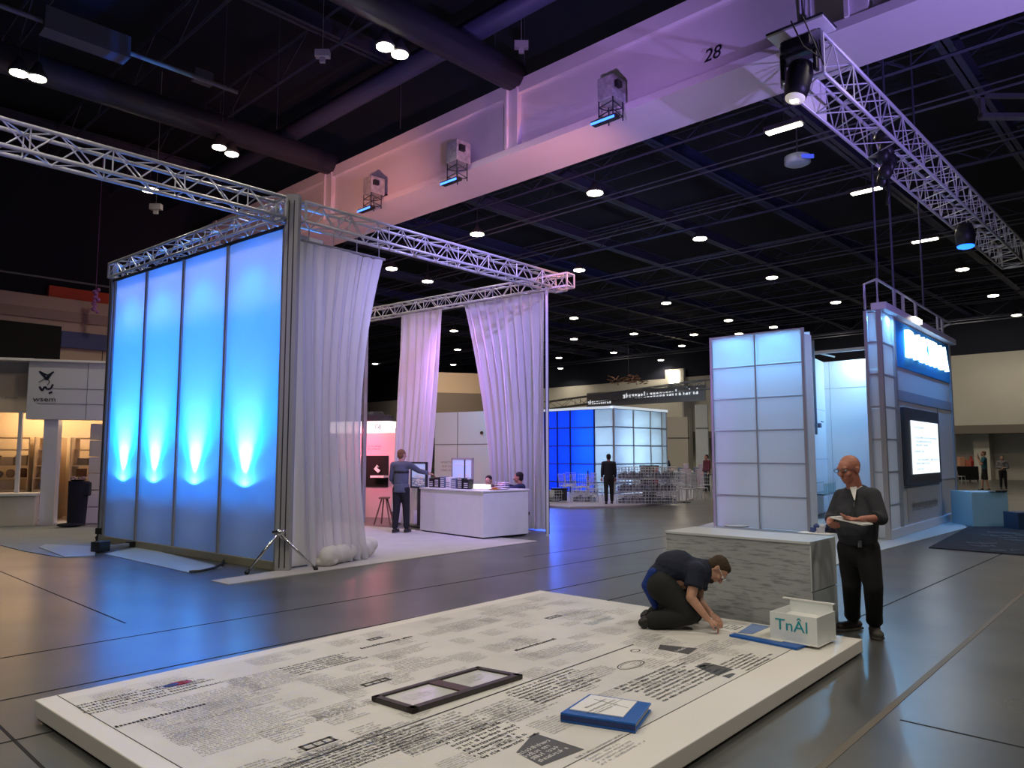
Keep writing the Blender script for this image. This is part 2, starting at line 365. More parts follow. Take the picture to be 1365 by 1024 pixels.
for i in (-6, -5, -4, -3, -1, 1, 3, 4, 5, 6):
    p = BP+HU*(t3+i*sp*.5)+V((0, 0, 12.1)); ibeam(p, HV, -40, 0, .4, .28, STEEL)
def joist(p, l0, l1, hh=.9, st=1.4):
    mb = MB(); n = int((l1-l0)/st)
    for z in (0, hh): mb.tube([HU*l0+V((0, 0, z)), HU*l1+V((0, 0, z))], .045, 4)
    for i in range(n):
        a = HU*(l0+i*st); b = HU*(l0+(i+1)*st); mb.tube([a+V((0, 0, hh*(i % 2))), b+V((0, 0, hh*((i+1) % 2)))], .022, 3)
    o = struct('ceiling_joist', mb, STEEL); o.location = p
for j in range(1, 17): joist(BP+HV*(2.0+j*3.6)+V((0, 0, 10.2 if j % 2 else 11.4)), -34, 60)
for j in range(1, 10): joist(BP-HV*(j*2.6)+V((0, 0, 11.3)), -10, 34)
# long conduits hung under the joists
CONDM = mat('conduit', (.13, .135, .17), .5, .3)
for j in range(12):
    p = BP+HV*(3.5+j*4.1)+V((0, 0, 9.75+.25*(j % 3)))
    o = part('conduit', MB().tube([HU*-30, HU*55], .03, 5).tube([HU*-30+V((0, 0, .16)), HU*55+V((0, 0, .16))], .022, 5), CONDM); o.location = p
    tag(o, 'thin paired conduit hung across the dark ceiling beyond the beam', 'conduit', 'conduits under the far ceiling')
for (x1, y1, x2, y2, z) in ((135, 383, 160, 386, 7.5), ):
    a = atz(0, 361, 7.5); o = part('conduit', MB().tube([HV*-8, HV*7], .035, 5), CONDM); o.location = a
    tag(o, 'thin rail hanging in front of the mauve wall top', 'conduit')
for a_, b_ in (((303, 0), (301, 162)), ((374, 0), (372, 172)), ((535, 85), (535, 172)), ((640, 25), (639, 85)), ((660, 22), (660, 92)), ((699, 0), (699, 88))):
    p = atz(a_[0], a_[1]+1, 12.5); z2 = aty(b_[0], b_[1], p.y).z
    o = part('hanging_wire', MB().tube([(0, 0, 0), (0, 0, z2-p.z)], .008, 4), CONDM); o.location = p
    tag(o, 'thin wire hanging straight down from the dark roof', 'wire', 'hanging wires left of the beam')
# ---------------------------------------------------------------- ceiling lamps
LIT = mat('lamp_glow', (1, 1, 1), emit=(1.0, .90, .70), es=14); HOUS = mat('lamp_housing', (.05, .05, .055), .5)
def lampbody(root, long_=False, r=.25):
    if long_:
        part('housing', MB().box(-.5, .5, -.12, .12, .03, .16), HOUS, root, bevel=.02); part('diffuser', MB().box(-.44, .44, -.10, .10, -.02, .03), LIT, root, bevel=.02)
    else:
        part('housing', MB().lathe([(.06, .34), (.10, .22), (r+.03, .05), (r+.03, .0)], n=16), HOUS, root, smooth=True)
        part('diffuser', MB().lathe([(r*.6, -.06), (r, -.03), (r, .02)], n=16), LIT, root, smooth=True)
    part('hanger', MB().tube([(0, 0, .1), (0, 0, 1.3)], .012, 4), HOUS, root)
LG = 'round high bay lamps across the far ceiling'
FAR = 'bright round high bay lamp hanging from the dark ceiling of the far hall'
lamps = [(25, 97, 'left lamp of the bright pair at the far upper left', 0), (50, 104, 'right lamp of the bright pair at the far upper left', 0),
 (513, 62, 'larger lamp of the pair under the black round duct', 0), (533, 72, 'smaller lamp of the pair under the black round duct', 0),
 (292, 196, 'left lamp of the pair above the silver truss', 0), (309, 205, 'right lamp of the pair above the silver truss', 0),
 (200, 253, 'single lamp glowing just under the left truss', 0), (88, 316, 'oval lamp above the mauve wall, the higher of two', 0), (20, 358, 'oval lamp above the mauve wall, the lower of two', 0),
 (1045, 172, 'long tube lamp below the white beam near the moving light', 1), (1155, 255, 'long tube lamp below the draped part of the right truss', 1), (1233, 321, 'short tube lamp left of the small blue spotlight', 1)]
lamps += [(x, y, None, 0) for x, y in ((1283, 359), (1324, 394), (793, 257), (933, 318), (1029, 370), (1114, 403), (636, 312), (772, 360), (888, 404), (971, 427), (1031, 436), (1114, 470), (925, 446),
 (985, 445), (845, 445), (909, 461), (881, 480), (765, 424), (818, 470), (765, 452), (745, 477), (747, 491), (570, 375), (522, 358), (605, 441), (610, 466), (500, 485), (604, 486), (613, 509), (1279, 466), (1338, 444), (1355, 420))]
for x, y, lab, lg in lamps:
    z = 9.75 if (y > 120 or x > 600) else 9.9
    p = atz(x, y, z)
    r = thing('high_bay_lamp', lab or FAR, 'lamp', p, xy(HU) if lg else (1, 0), None if lab else LG); lampbody(r, lg, .17 if y < 210 and x < 600 else .25)
    if p.y < 75:
        d = bpy.data.lights.new('lamp_light', 'SPOT'); d.energy = LAMP_W*(1.25 if p.y > 30 else 1); d.color = (1, .88, .70); d.spot_size = math.radians(150); d.spot_blend = .5; d.shadow_soft_size = .25
        l = bpy.data.objects.new('lamp_light', d); COL.objects.link(l); l.location = p-V((0, 0, .15))
# lamps of the same ceiling, unseen; rightmost pair added to light the sign tower
for x, y in ((-1, 5), (5, 2.5), (-7, 5), (1, -2), (8, 8.5), (-5, -1), (15, 7), (19, 14)):
    d = bpy.data.lights.new('lamp_light', 'SPOT'); d.energy = LAMP_W*2.2; d.color = (1, .90, .74); d.spot_size = math.radians(140); d.spot_blend = .6; d.shadow_soft_size = .3
    l = bpy.data.objects.new('lamp_light', d); COL.objects.link(l); l.location = (x, y, 9.7)
# wall washer lights of the back wall
for i, (x, y) in enumerate(((1315, 480), (1230, 490), (900, 500))):
    p = atz(x, y, 8.0); 
for t in (-6, 0, 8, 26, 40, 56): 
    p = P0+HU*t-HV*6.0+V((0, 0, 9.3)); spot('wall_washer', p, P0+HU*t+V((0, 0, 4.2)), 420, (1, .88, .70), 150, 1, .5)
r = thing('wall_lamp', 'square bright lamp on the grey back wall above the cube booth', 'lamp', P0+HU*((aty(918, 503, 60)-P0).dot(HU))+V((0, 0, 0)), (-HU.x, -HU.y))
q = onplane(899, 503, P0-HV*.3, HV); r.location = q
part('bracket', MB().box(-.9, .9, 0, .28, -.7, .7), WB, r); part('diffuser', MB().box(-.45, .45, -.1, 0, -.5, .5), LIT, r)
# ---------------------------------------------------------------- trusses
T0 = atz(1069, 80, 7.5)
tr = truss('box_truss', 'long silver box truss hanging across the upper right of the hall', T0, T0+HV*15.4, .62, .030, .012, .42)
part('end_plate', MB().box(-.30, .30, -.03, .03, -.05, .36), ALU, tr).rotation_euler = (0, 0, ROTV-PI/2)
for s_ in (-1, 1):
    q = [HV*.1-HU*.3*s_, HV*1.7-HU*.3*s_]; 
    pn = MB(); pn.quad(q[0]+V((0, 0, -.3)), q[1]+V((0, 0, -.3)), q[1]+V((0, 0, .3)), q[0]+V((0, 0, .3)))
part('cover_panel', MB().prism([xy(HU*.31), xy(HU*.29), xy(HU*.29+HV*1.7), xy(HU*.31+HV*1.7)], -.3, .3), WHITE, tr)
pl2 = thing('rigging_plate', 'white rigging plate holding the moving light at the truss end', 'plate', T0+V((0, 0, .40)), xy(HU))
part('plate', MB().box(-.42, .42, -.25, .25, 0, .035), WHITE, pl2, bevel=.005); part('rim', MB().tube([(-.42, -.25, .05), (.42, -.25, .05), (.42, .25, .05), (-.42, .25, .05), (-.42, -.25, .05)], .018, 6), DARKM, pl2)
part('clamp', MB().tube([(-.3, -.2, -.1), (.3, -.2, -.1)], .03, 8).tube([(-.3, -.2, -.1), (-.25, 0, .02)], .02, 6).tube([(.3, -.2, -.1), (.25, 0, .02)], .02, 6), DARKM, pl2)
cb = MB(); rr = random.Random(3)
for i in range(6):
    ph = i*1.05; cb.tube([(math.cos(ph+z*.9)*(.06+.018*z*z)+.02*i-.03*z, math.sin(ph+z*.9)*(.05+.016*z*z), z) for z in [j*.25 for j in range(11)]], .022, 6)
solid('rigging_sling', cb, mat('grey_sling', (.40, .38, .42), .7), 'twisted grey sling and cables holding up the right truss', 'sling', loc=T0+V((0, 0, .44)), smooth=True)
mv = thing('moving_light', 'black moving head stage light hanging from the truss end', 'stage light', atz(1078, 84, 7.5)-HV*.35, xy(HU)); mv.scale = (1.0, 1.0, 1.0)
part('base_box', MB().box(-.22, .22, -.16, .16, .02, .2), BLACK, mv, bevel=.03)
part('yoke', MB().box(-.27, -.21, -.06, .06, -.34, .05).box(.21, .27, -.06, .06, -.34, .05).box(-.27, .27, -.07, .07, -.02, .05), BLACK, mv, bevel=.02)
hd = MB(); hd.lathe([(.10, .18), (.17, .13), (.19, 0), (.18, -.25), (.15, -.40)], n=20); hdo = part('lamp_head', hd, BLACK, mv, smooth=True); hdo.location = (0, 0, -.30); hdo.rotation_euler = (.22, -.12, 0)
ln = part('lens', MB().lathe([(.10, -.01), (.14, .02), (.145, .05)], n=20), mat('lens_glow', (.8, .8, .8), .1, emit=(1, .9, .75), es=.35), hdo, smooth=True); ln.location = (0, 0, -.44); part('bulb_glow', MB().box(-.05, .05, -.03, .03, -.025, -.012), LIT, ln)
part('hanging_cable', MB().tube([(-.3, 0, .1), (-.36, .1, -.25), (-.2, .35, -.1), (-.1, .5, .25)], .012, 5).tube([(-.25, 0, .1), (-.42, .2, -.4), (-.3, .6, .2)], .01, 5), BLACK, mv)
def drape_bundle(px_, py_, lab, sc=1):
    n = -HU; q = onplane(px_, py_, T0-HU*0, HU)
    mb = MB(); rg = random.Random(5)
    for i in range(9): mb.ell((rg.uniform(-.08, .08), rg.uniform(-.1, .1), -.1*i+.15), (rg.uniform(.12, .2)*(1-i*.05), rg.uniform(.12, .2)*(1-i*.05), .15), n=9, m=6)
    mb.tube([(0, 0, -.6), (.03, 0, -.95), (-.02, 0, -1.15)], .03, 6)
    o = solid('black_drape', mb, BLACK, lab, 'drape', loc=q+V((0, 0, 0)), smooth=True); o.scale = (sc, sc, sc); return o
drape_bundle(1180, 192, 'black cloth bundle wrapped round the right truss')
q = onplane(1287, 322, T0, HU); sl = thing('small_spotlight', 'small spotlight with a blue lens under the right truss', 'spotlight', q)
part('can', MB().lathe([(.16, .42), (.22, .2), (.2, -.1)], n=14), BLACK, sl, smooth=True); part('lens', MB().ell((0, 0, -.12), (.19, .19, .06)), mat('blue_lens', (.02, .1, .6), .2, emit=(.01, .10, 1), es=5), sl, smooth=True)
part('clamp', MB().tube([(0, 0, .4), (0, 0, .7)], .03, 6), BLACK, sl)
# fixtures with blue strips on the beam
STRIP = mat('blue_strip_glow', (.1, .3, 1), emit=(.03, .14, 1), es=4)
GP = mat('grey_fixture', (.30, .29, .30), .6, var=.3, vs=9)
for px_, py_, hh, lab in ((495, 278, .85, 'first lit fixture on the beam, above the curtained booth'), (608, 241, .95, 'middle lit fixture on the beam, left of the pilaster'), (813, 160, .85, 'nearest lit fixture on the beam, left of the painted number')):
    t, z = bt(px_, py_); q = onplane(px_, py_, BP-HV*.35, HV); f = thing('beam_fixture', lab, 'light fixture', q, (-HU.x, -HU.y)); f.location.z = q.z
    part('mount_box', MB().box(-.19, .19, -.15, .30, hh*.45, hh), GP, f, bevel=.02)
    fr = MB()
    for x in (-.17, .17):
        for y in (-.13, .2): fr.tube([(x, y, 0), (x, y, hh*.5)], .014, 5)
    for z0 in (.08, hh*.3): fr.tube([(-.17, -.13, z0), (.17, -.13, z0+.05), (.17, .2, z0), (-.17, .2, z0+.05), (-.17, -.13, z0)], .012, 5)
    part('frame', fr, DARKM, f); part('bracket', MB().box(-.05, .05, .15, .5, hh*.5, hh*.6), BLACK, f); part('side_clamp', MB().box(.19, .27, -.1, .05, hh*.7, hh*.85), BLACK, f)
    part('light_bar', MB().box(-.30, .30, -.24, -.08, -.10, -.02), BLACK, f, bevel=.01); part('blue_strip', MB().box(-.28, .28, -.26, -.245, -.11, -.065), STRIP, f)
    area('strip_light', q-HV*.05+V((0, 0, -.25)), q+V((0, 0, -3)), 4, (.01, .07, 1), .5, .03)
# small details of the roof void
for px_, py_, z, lab in ((208, 276, 8.6, 'small white sensor below the left truss'), (430, 72, 10.5, 'small grey speaker on the dark ceiling near the lamp pair'), (695, 60, 11.0, 'tiny round white sensor above the beam')):
    solid('sensor', MB().box(-.16, .16, -.08, .08, -.08, .08).box(-.06, .06, -.04, .04, -.2, -.08).tube([(0, 0, .05), (0, 0, 12.6-z)], .008, 4), mat('sensor_grey', (.45, .45, .45), .5), lab, 'sensor', loc=atz(px_, py_, z), bevel=.02)
q = atz(1063, 214, 9.4); o = thing('ceiling_fan_unit', 'pale round unit with a blue lit side below the long tube lamp', 'unit', q)
part('drum', MB().lathe([(.25, .14), (.33, .10), (.33, -.08), (.25, -.12)], n=20), mat('drum_grey', (.35, .42, .5), .4), o, smooth=True); part('hanger', MB().tube([(0, 0, .1), (0, 0, 1.5)], .02, 5), HOUS, o)
part('blue_window', MB().box(-.02, .3, -.345, -.30, -.06, .04), mat('blue_window', (.05, .08, .5), .3, emit=(.06, .1, .8), es=.8), o)
q = atz(1345, 128, 10.0); o = solid('ceiling_rack', MB().box(-.8, .8, -.05, .05, -.05, .05).box(-.7, -.6, -.05, .05, -.5, 0).box(-.7, .5, -.1, .1, -.55, -.45), mat('grey_box', (.10, .10, .11), .6), 'grey bracket frame hanging at the upper right edge', 'frame', loc=q)
# ================================================================ the low white platform with printed sheets
PH = .12
pa, pb, pc = atz(46, 933, PH), atz(720, 787, PH), atz(1140, 858, PH)
E1 = (pb-pa); LEN = E1.length; E1.normalize(); E2 = V((E1.y, -E1.x, 0)); WID = (pc-pb).dot(E2)
ORG = V((pa.x, pa.y, 0))
def pl(px_, py_, z=PH):
    q = atz(px_, py_, z)-ORG; return (q.dot(E1), q.dot(E2))
# local x = E1 (towards the back corner), local y = -E2
def P(s, t, z=PH): return (s, -t, z)
ROTP = xy(E1)
plat = thing('display_platform', 'low white platform covered with printed plan sheets in the foreground', 'platform', ORG, ROTP)
EDGE = mat('platform_white', (.74, .72, .68), .45, var=.02, vs=2)
part('slab', MB().box(0, LEN, -WID, 0, .02, PH), EDGE, plat, bevel=.006)
part('plinth', MB().box(.05, LEN-.05, -WID+.05, -.05, 0, .02), BLACK, plat)
SHEET = mat('printed_paper', (.66, .65, .62), .5, var=.09, vs=1.6)
# seam along E1, side margins
sm = pl(680, 918)[1]; mg = pl(905, 944)[1]; ml = pl(150, 970)[0]
sh = MB()
part('printed_sheet', MB().box(ml, LEN-.02, -sm+.005, -.14, PH, PH+.002), SHEET, plat)
part('printed_sheet', MB().box(ml, LEN-.02, -mg, -sm-.010, PH, PH+.002), SHEET, plat)
part('seam', MB().box(ml, LEN*.72, -sm-.010, -sm+.005, PH, PH+.003), mat('seam_black', (.03, .03, .03), .6), plat)
part('margin_line', MB().box(ml, LEN-.02, -mg-.004, -mg, PH, PH+.003).box(ml-.004, ml, -WID+.01, -.02, PH, PH+.003), mat('line_grey', (.12, .12, .12), .6), plat)
zt = PH+.0035
def PP(x, y): return (x, y, zt)
blocks = [  # pixel box centre, width, height (m), line height, darkness, density
 (215, 925, .95, .26, .052, 1, 0.95), (245, 950, .75, .06, .06, 1, 0.98), (330, 965, .8, .55, .026, 0, 0.85), (300, 935, .7, .5, .03, 0, 0.85),
 (435, 885, .62, .24, .045, 1, 0.88), (365, 905, .5, .35, .028, 0, 0.85), (530, 856, .72, .06, .07, 1, 0.97), (545, 868, .6, .16, .03, 0, 0.85), (560, 885, .5, .30, .03, 0, 0.85),
 (630, 832, .7, .28, .03, 0, 0.85), (690, 812, .9, .25, .03, 0, 0.85), (725, 860, .62, .065, .075, 1, 0.97), (690, 858, .4, .2, .028, 0, 0.85), (745, 868, .55, .20, .03, 0, 0.85), (780, 862, .4, .22, .03, 0, 0.85),
 (455, 945, .45, .16, .03, 0, 0.85), (620, 900, .4, .25, .03, 0, 0.85), (600, 970, .85, .30, .036, 0, 0.85), (655, 985, .5, .32, .045, 1, 0.88), (540, 980, .45, .3, .03, 0, 0.85),
 (490, 1000, 1.0, .30, .032, 1, 0.88), (450, 1010, .4, .28, .03, 0, 0.85), (745, 915, .75, .30, .042, 1, 0.88), (690, 945, .5, .3, .03, 0, 0.85), (905, 905, 1.0, .38, .045, 1, 0.88), (870, 885, .3, .2, .03, 0, 0.85),
 (925, 877, .5, .14, .03, 0, 0.85), (1000, 882, .55, .22, .04, 1, 0.88), (820, 1000, .45, .16, .028, 0, 0.85), (870, 855, .5, .3, .03, 0, 0.85), (780, 820, .6, .3, .03, 0, 0.85), (955, 862, .4, .2, .03, 0, 0.85), (480, 910, .5, .3, .03, 0, 0.85), (790, 900, .5, .2, .03, 0, 0.85), (585, 915, .25, .1, .03, 0, 0.85)]
dk, ft = MB(), MB()
for i, (x, y, bw, bh, lh, dark, dens) in enumerate(blocks):
    s, t = pl(x, y); rg = random.Random(i); mb = dk if dark else ft
    y_ = -t+bh/2
    while y_ > -t-bh/2: scribble(mb, s-bw/2+rg.random()*.03, y_, bw, lh*.62, PP, rg, dens=dens, wt=.34 if bh < .08 else .2 if dark else .16); y_ -= lh
rg = random.Random(44)
for a in range(13):
    for b_ in range(8):
        s, t = ml+.12+a*(LEN-ml-.3)/13, .2+b_*(mg-.35)/8
        if rg.random() < .28: continue
        bw, bh, lh = rg.uniform(.18, .32), rg.uniform(.10, .26), rg.choice((.020, .024, .03)); y_ = -t
        while y_ > -t-bh: scribble(ft, s, y_, bw, lh*.62, PP, rg, dens=rg.uniform(.75, .97), wt=.15); y_ -= lh
part('dark_print', dk, INK, plat); part('faded_print', ft, INK2, plat)
GREYI = mat('grey_print_panel', (.085, .088, .092), .55)
def pquad(mb, pts, z=zt): mb.add([(*((lambda q: (q[0], -q[1]))(pl(a, b))), z) for a, b in pts], [(3, 2, 1, 0)])
gp = MB()
pquad(gp, [(688, 1004), (712, 978), (779, 1000), (722, 1022)]); pquad(gp, [(880, 860), (930, 865), (918, 873), (877, 866)])
pquad(gp, [(926, 889), (951, 886), (978, 893), (957, 902)]); pquad(gp, [(929, 888), (940, 884), (949, 885), (938, 890)]); pquad(gp, [(962, 902), (976, 898), (981, 899), (972, 905)])
part('grey_print_pattern', gp, GREYI, plat)
for px0, py0, ww, hh in ((424, 992, .10, .04), (501, 910, .11, .035), (738, 823, .10, .035), (500, 852, .07, .03)):
    s, t = pl(px0, py0); fb = MB()
    for a0, a1, b0, b1 in ((-ww, ww, -hh, -hh+.02), (-ww, ww, hh-.02, hh), (-ww, -ww+.02, -hh, hh), (ww-.02, ww, -hh, hh), (-ww*.3, -ww*.2, -hh, hh), (ww*.3, ww*.4, -hh, hh)): fb.box(s+a0, s+a1, -t+b0, -t+b1, PH+.002, zt)
    part('boxed_mark', fb, mat('mark_grey', (.10, .10, .10), .6), plat)
def oval(s, t, a, b, mb, wd=.008):
    n = 28
    for i in range(n):
        q = []
        for j, k_ in ((i, 1), (i+1, 1), (i+1, 0), (i, 0)): an = 2*PI*j/n; q.append((s+(a-wd*k_)*math.cos(an), -t+(b-wd*k_)*math.sin(an), zt))
        mb.add(q, [(0, 1, 2, 3)])
ovm = MB(); s, t = pl(841, 887); oval(s, t, .15, .07, ovm); oval(s, t, .12, .05, ovm, .004); s, t = pl(847, 868); oval(s, t, .05, .035, ovm, .01)
part('oval_stamp', ovm, INK, plat)
s, t = pl(238, 912); rd = MB(); rd.add([(s+.09*math.cos(2*PI*i/24), -t+.045*math.sin(2*PI*i/24), zt) for i in range(24)], [tuple(range(24))]); part('red_oval_mark', rd, mat('red_print', (.45, .02, .03), .5), plat)
rd = MB(); rd.add([(s-.05+.05*math.cos(2*PI*i/24), -t+.035*math.sin(2*PI*i/24), zt+.0006) for i in range(24)], [tuple(range(24))]); part('navy_oval_mark', rd, mat('navy_print', (.02, .02, .10), .5), plat)
rd = MB(); s, t = pl(805, 827)
rg = random.Random(9)
for i in range(3): scribble(rd, s-.25, -t+.03-i*.035, .5, .022, PP, rg, .9, .25)
part('teal_print', rd, mat('teal_print', (.25, .42, .46), .6), plat)
lm = MB(); rg = random.Random(4); s, t = pl(725, 1001)
for i in range(4): scribble(lm, s-.13, -t+.05-i*.045, .26, .032, lambda x, y: (x, y, zt+.0006), rg, .95, .16)
s, t = pl(908, 866); scribble(lm, s-.09, -t-.02, .18, .035, lambda x, y: (x, y, zt+.0006), rg, 1, .2)
part('white_print', lm, WHITE, plat)
# sketch lines beside the red oval
sk = MB(); s, t = pl(205, 920)
for i in range(26):
    a = rg.uniform(-.25, .25); b = rg.uniform(-.08, .08); l = rg.uniform(.02, .07); an = rg.uniform(-.6, .9)
    dx, dy = l*math.cos(an), l*math.sin(an); nx, ny = -.002*math.sin(an), .002*math.cos(an)
    sk.quad(PP(s+a, -t+b), PP(s+a+dx, -t+b+dy), PP(s+a+dx+nx*1.5, -t+b+dy+ny*1.5), PP(s+a+nx, -t+b+ny))
part('sketch_mark', sk, INK, plat)
def pxs(pts, z=PH): return [(lambda q: (q[0], -q[1]))(pl(a, b, z)) for a, b in pts]
def shrink(pts, k): cx = sum(p[0] for p in pts)/len(pts); cy = sum(p[1] for p in pts)/len(pts); return [(cx+(x-cx)*k, cy+(y-cy)*k) for x, y in pts]
def lerp2(a, b, t): return (a[0]+(b[0]-a[0])*t, a[1]+(b[1]-a[1])*t)
def bil(q, u, v): return lerp2(lerp2(q[0], q[1], u), lerp2(q[3], q[2], u), v)
# black double frame
zf = PH+.035
fr = pxs([(495, 928), (637, 888), (697, 899), (550, 945)], zf)
frame = thing('double_photo_frame', 'black double frame with two pale prints lying on the platform', 'frame', ORG+V((0, 0, 0)), ROTP)
FRM = mat('frame_black', (.035, .028, .028), .4); z0 = PH+.004
ring = MB()
def bq(u0, v0, u1, v1, za, zb, mb): mb.prism([bil(fr, u0, v0), bil(fr, u1, v0), bil(fr, u1, v1), bil(fr, u0, v1)], za, zb)
for a in ((0, 0, 1, .11), (0, .86, 1, 1), (0, 0, .05, 1), (.95, 0, 1, 1)): bq(*a, z0, zf, ring)
part('border', ring, FRM, frame, bevel=.004)
md = MB(); bq(.46, .11, .56, .86, z0, zf-.002, md); part('divider', md, mat('divider_brown', (.07, .04, .04), .4), frame)
PRT = mat('glazed_print', (.62, .64, .62), .12, spec=.8)
for u0, u1, sd in ((.05, .46, 1), (.56, .95, 2)):
    mb = MB(); bq(u0, .11, u1, .86, z0, zf-.012, mb); pr = part('framed_print', mb, PRT, frame)
    mb = MB(); rg = random.Random(sd)
    a = bil(fr, u0+.05, .7); 
    for i in range(4): scribble(mb, a[0]+.02, a[1]+.04+i*.025, .24, .014, lambda x, y: (x, y, zf-.011), rg, .6, .15)
    part('print_marks', mb, INK2, pr)
# blue book with a paper on top
zb = PH+.055; bk = pxs([(747, 950), (786, 925), (868, 937), (847, 965)], zb)
BLUE = mat('bright_blue', (.005, .10, .42), .35)
book = thing('blue_folder', 'bright blue folder box with a white sheet on its lid', 'folder', ORG, ROTP)
def bq2(q, u0, v0, u1, v1, za, zb_, mb): return mb.prism([bil(q, u0, v0), bil(q, u1, v0), bil(q, u1, v1), bil(q, u0, v1)], za, zb_)
mb = MB(); bq2(bk, 0, 0, 1, 1, zb-.012, zb, mb); part('cover', mb, BLUE, book, bevel=.003)
mb = MB(); bq2(bk, 0, 0, 1, 1, PH+.004, PH+.016, mb); part('back_cover', mb, BLUE, book, bevel=.003)
mb = MB(); bq2(bk, .03, 0.0, .97, .06, PH+.016, zb-.012, mb); bq2(bk, 0, .0, .05, 1, PH+.016, zb-.012, mb); part('spine', mb, mat('deep_blue', (.01, .035, .16), .4), book)
mb = MB(); bq2(bk, .06, .1, .96, .97, PH+.016, zb-.012, mb); part('page_block', mb, mat('pages', (.55, .58, .50), .7), book)
mb = MB(); bq2(bk, .16, .06, .92, .80, zb, zb+.006, mb); shp = part('cover_sheet', mb, WHITE, book)
mb = MB(); rg = random.Random(8); cx, cy = bil(bk, .52, .45)
for i, (l, d_) in enumerate(((.22, 1), (.34, 1), (.3, .9))): scribble(mb, cx-l/2, cy+.06-i*.05, l, .02, lambda x, y: (x, y, zb+.0068), rg, d_, .2)
mb.box(cx-.16, cx+.16, cy-.012, cy-.008, zb+.006, zb+.0068); mb.box(cx+.05, cx+.056, cy-.12, cy+.12, zb+.006, zb+.0068)
part('sheet_print', mb, INK2, shp)
# blue tray at the right corner with white insert, model box on it
zt2 = PH+.02
ty = pxs([(972, 846), (1012, 834), (1102, 850), (1062, 864)], zt2)
tray = thing('blue_tray', 'blue edged flat tray under the white model box', 'tray', ORG, ROTP)
mb = MB(); mb.prism(ty, PH+.003, zt2); part('base', mb, BLUE, tray, bevel=.002)
mb = MB(); bq2(ty, .12, .12, .93, .80, zt2, zt2+.006, mb)
mb2 = MB(); mb2.prism([bil(ty, .16, -.02), bil(ty, 1.0, -.02), bil(ty, 1.0, .72), bil(ty, .16, .72)], zt2, zt2+.006); part('insert', mb2, mat('cream_card', (.66, .65, .58), .6), tray)
ps = pxs([(955, 838), (972, 829), (998, 835), (985, 846)], PH+.004)
pp = thing('paper_notes', 'white printed notes under the kneeling mans hands', 'paper', ORG, ROTP)
mb = MB(); mb.prism(ps, PH+.003, PH+.006); sho = part('sheet', mb, WHITE, pp)
mb = MB(); rg = random.Random(2)
c0 = bil(ps, .5, .5)
for i in range(4): scribble(mb, c0[0]-.09, c0[1]+.05-i*.035, .2, .02, lambda x, y: (x, y, PH+.0066), rg, .9, .3)
part('sheet_print', mb, INK, sho)
ps = pxs([(984, 846), (1003, 834), (1026, 838), (1003, 848)], PH+.012)
solid('blue_sheet', MB().prism(ps, PH+.022, PH+.030), mat('pale_blue_sheet', (.16, .25, .48), .5), 'pale blue folded sheet between the notes and the model box', 'sheet', loc=ORG, d=ROTP)
# model box: white open-topped box with teal letters
ba, bb, bc = atz(1027, 851, zt2+.006), atz(1090, 862, zt2+.006), atz(1111, 850, zt2+.006)
dx = (bb-ba); BL = dx.length; dx.normalize(); BW = (bc-bb).length; BH = .235
mbx = thing('model_box', 'small open white box with teal letters on its front', 'box', (ba.x, ba.y, zt2+.007), xy(dx))
WB2 = mat('glossy_white', (.74, .78, .78), .3)
t_ = .012; m1 = MB(); m1.box(0, BL, 0, t_, 0, BH-.02); part('front_panel', m1, WB2, mbx)
m1 = MB(); m1.box(BL-t_, BL, t_, BW, 0, BH-.02); m1.box(0, t_, t_, BW, 0, BH-.02); part('side_panel', m1, WB2, mbx)
m1 = MB(); m1.box(t_, BL-t_, BW-t_, BW, 0, BH+.03); part('back_panel', m1, WB2, mbx)
m1 = MB(); m1.box(-.05, BL, BW-.02, BW+.012, BH+.03, BH+.04); part('back_flange', m1, WHITE, mbx)
part('inner_shelf', MB().box(t_, BL-t_, t_, BW-t_, BH-.08, BH-.07), WHITE, mbx); part('bottom', MB().box(-.012, BL+.012, -.012, BW, -.006, .0), WHITE, mbx)
TEAL = mat('teal_letters', (.01, .30, .36), .5)
text('letters', 'TnÂl', .125, TEAL, mbx, (BL*.47, -.002, BH*.52), PI/2, 0, .002, sx=1.1)
# ================================================================ the curtained truss booth
A = V((-3.28, 10.9, 0)); B = V((.80, 15.3, 0)); D = V((-7.8, 14.5, 0)); C_ = A+(B-A)+(D-A)
b1 = (B-A).normalized(); u1 = (D-A).normalized(); LAB = (B-A).length; LAD = (D-A).length; HT = 5.4
MATM = mat('pale_carpet', (.46, .45, .46), .85, var=.05, vs=3); MATT = mat('grey_mat', (.20, .215, .21), .8, var=.06, vs=2)
def mat_quad(name, pts, m, lab, z=.012, cat='mat'):
    q = [atz(a, b, 0) for a, b in pts]; c = sum(q, V((0, 0, 0)))/len(q)
    return solid(name, MB().prism([(p.x-c.x, p.y-c.y) for p in q], .0, z), m, lab, cat, loc=(c.x, c.y, 0.001))
ca = atz(304, 780, 0); cb2 = atz(716, 722, 0); cd = (cb2-ca).normalized(); cn = V((-cd.y, cd.x, 0))
cc = cb2+cn*7.6; c4 = ca+cn*.9; c5 = A+cd*.15+cn*.35
q = [ca, cb2, cb2+u1*6.4, D+b1*.8, A+b1*.8+u1*.1, ca+cn*.42]
solid('booth_carpet', MB().prism([(p.x, p.y) for p in q], .0, .012), MATM, 'pale grey carpet inside the curtained truss booth', 'carpet', loc=(0, 0, .001))
mat_quad('floor_mat', [(139, 739), (256, 765), (297, 757), (186, 729)], mat('teal_grey_mat', (.30, .37, .38), .7), 'pale strip mat in front of the glowing blue panels', z=.008)
mat_quad('floor_mat', [(-60, 706), (30, 700), (128, 704), (134, 726), (118, 738), (82, 744), (30, 735), (-60, 712)], MATT, 'large grey mat in front of the white kiosk', z=.009)
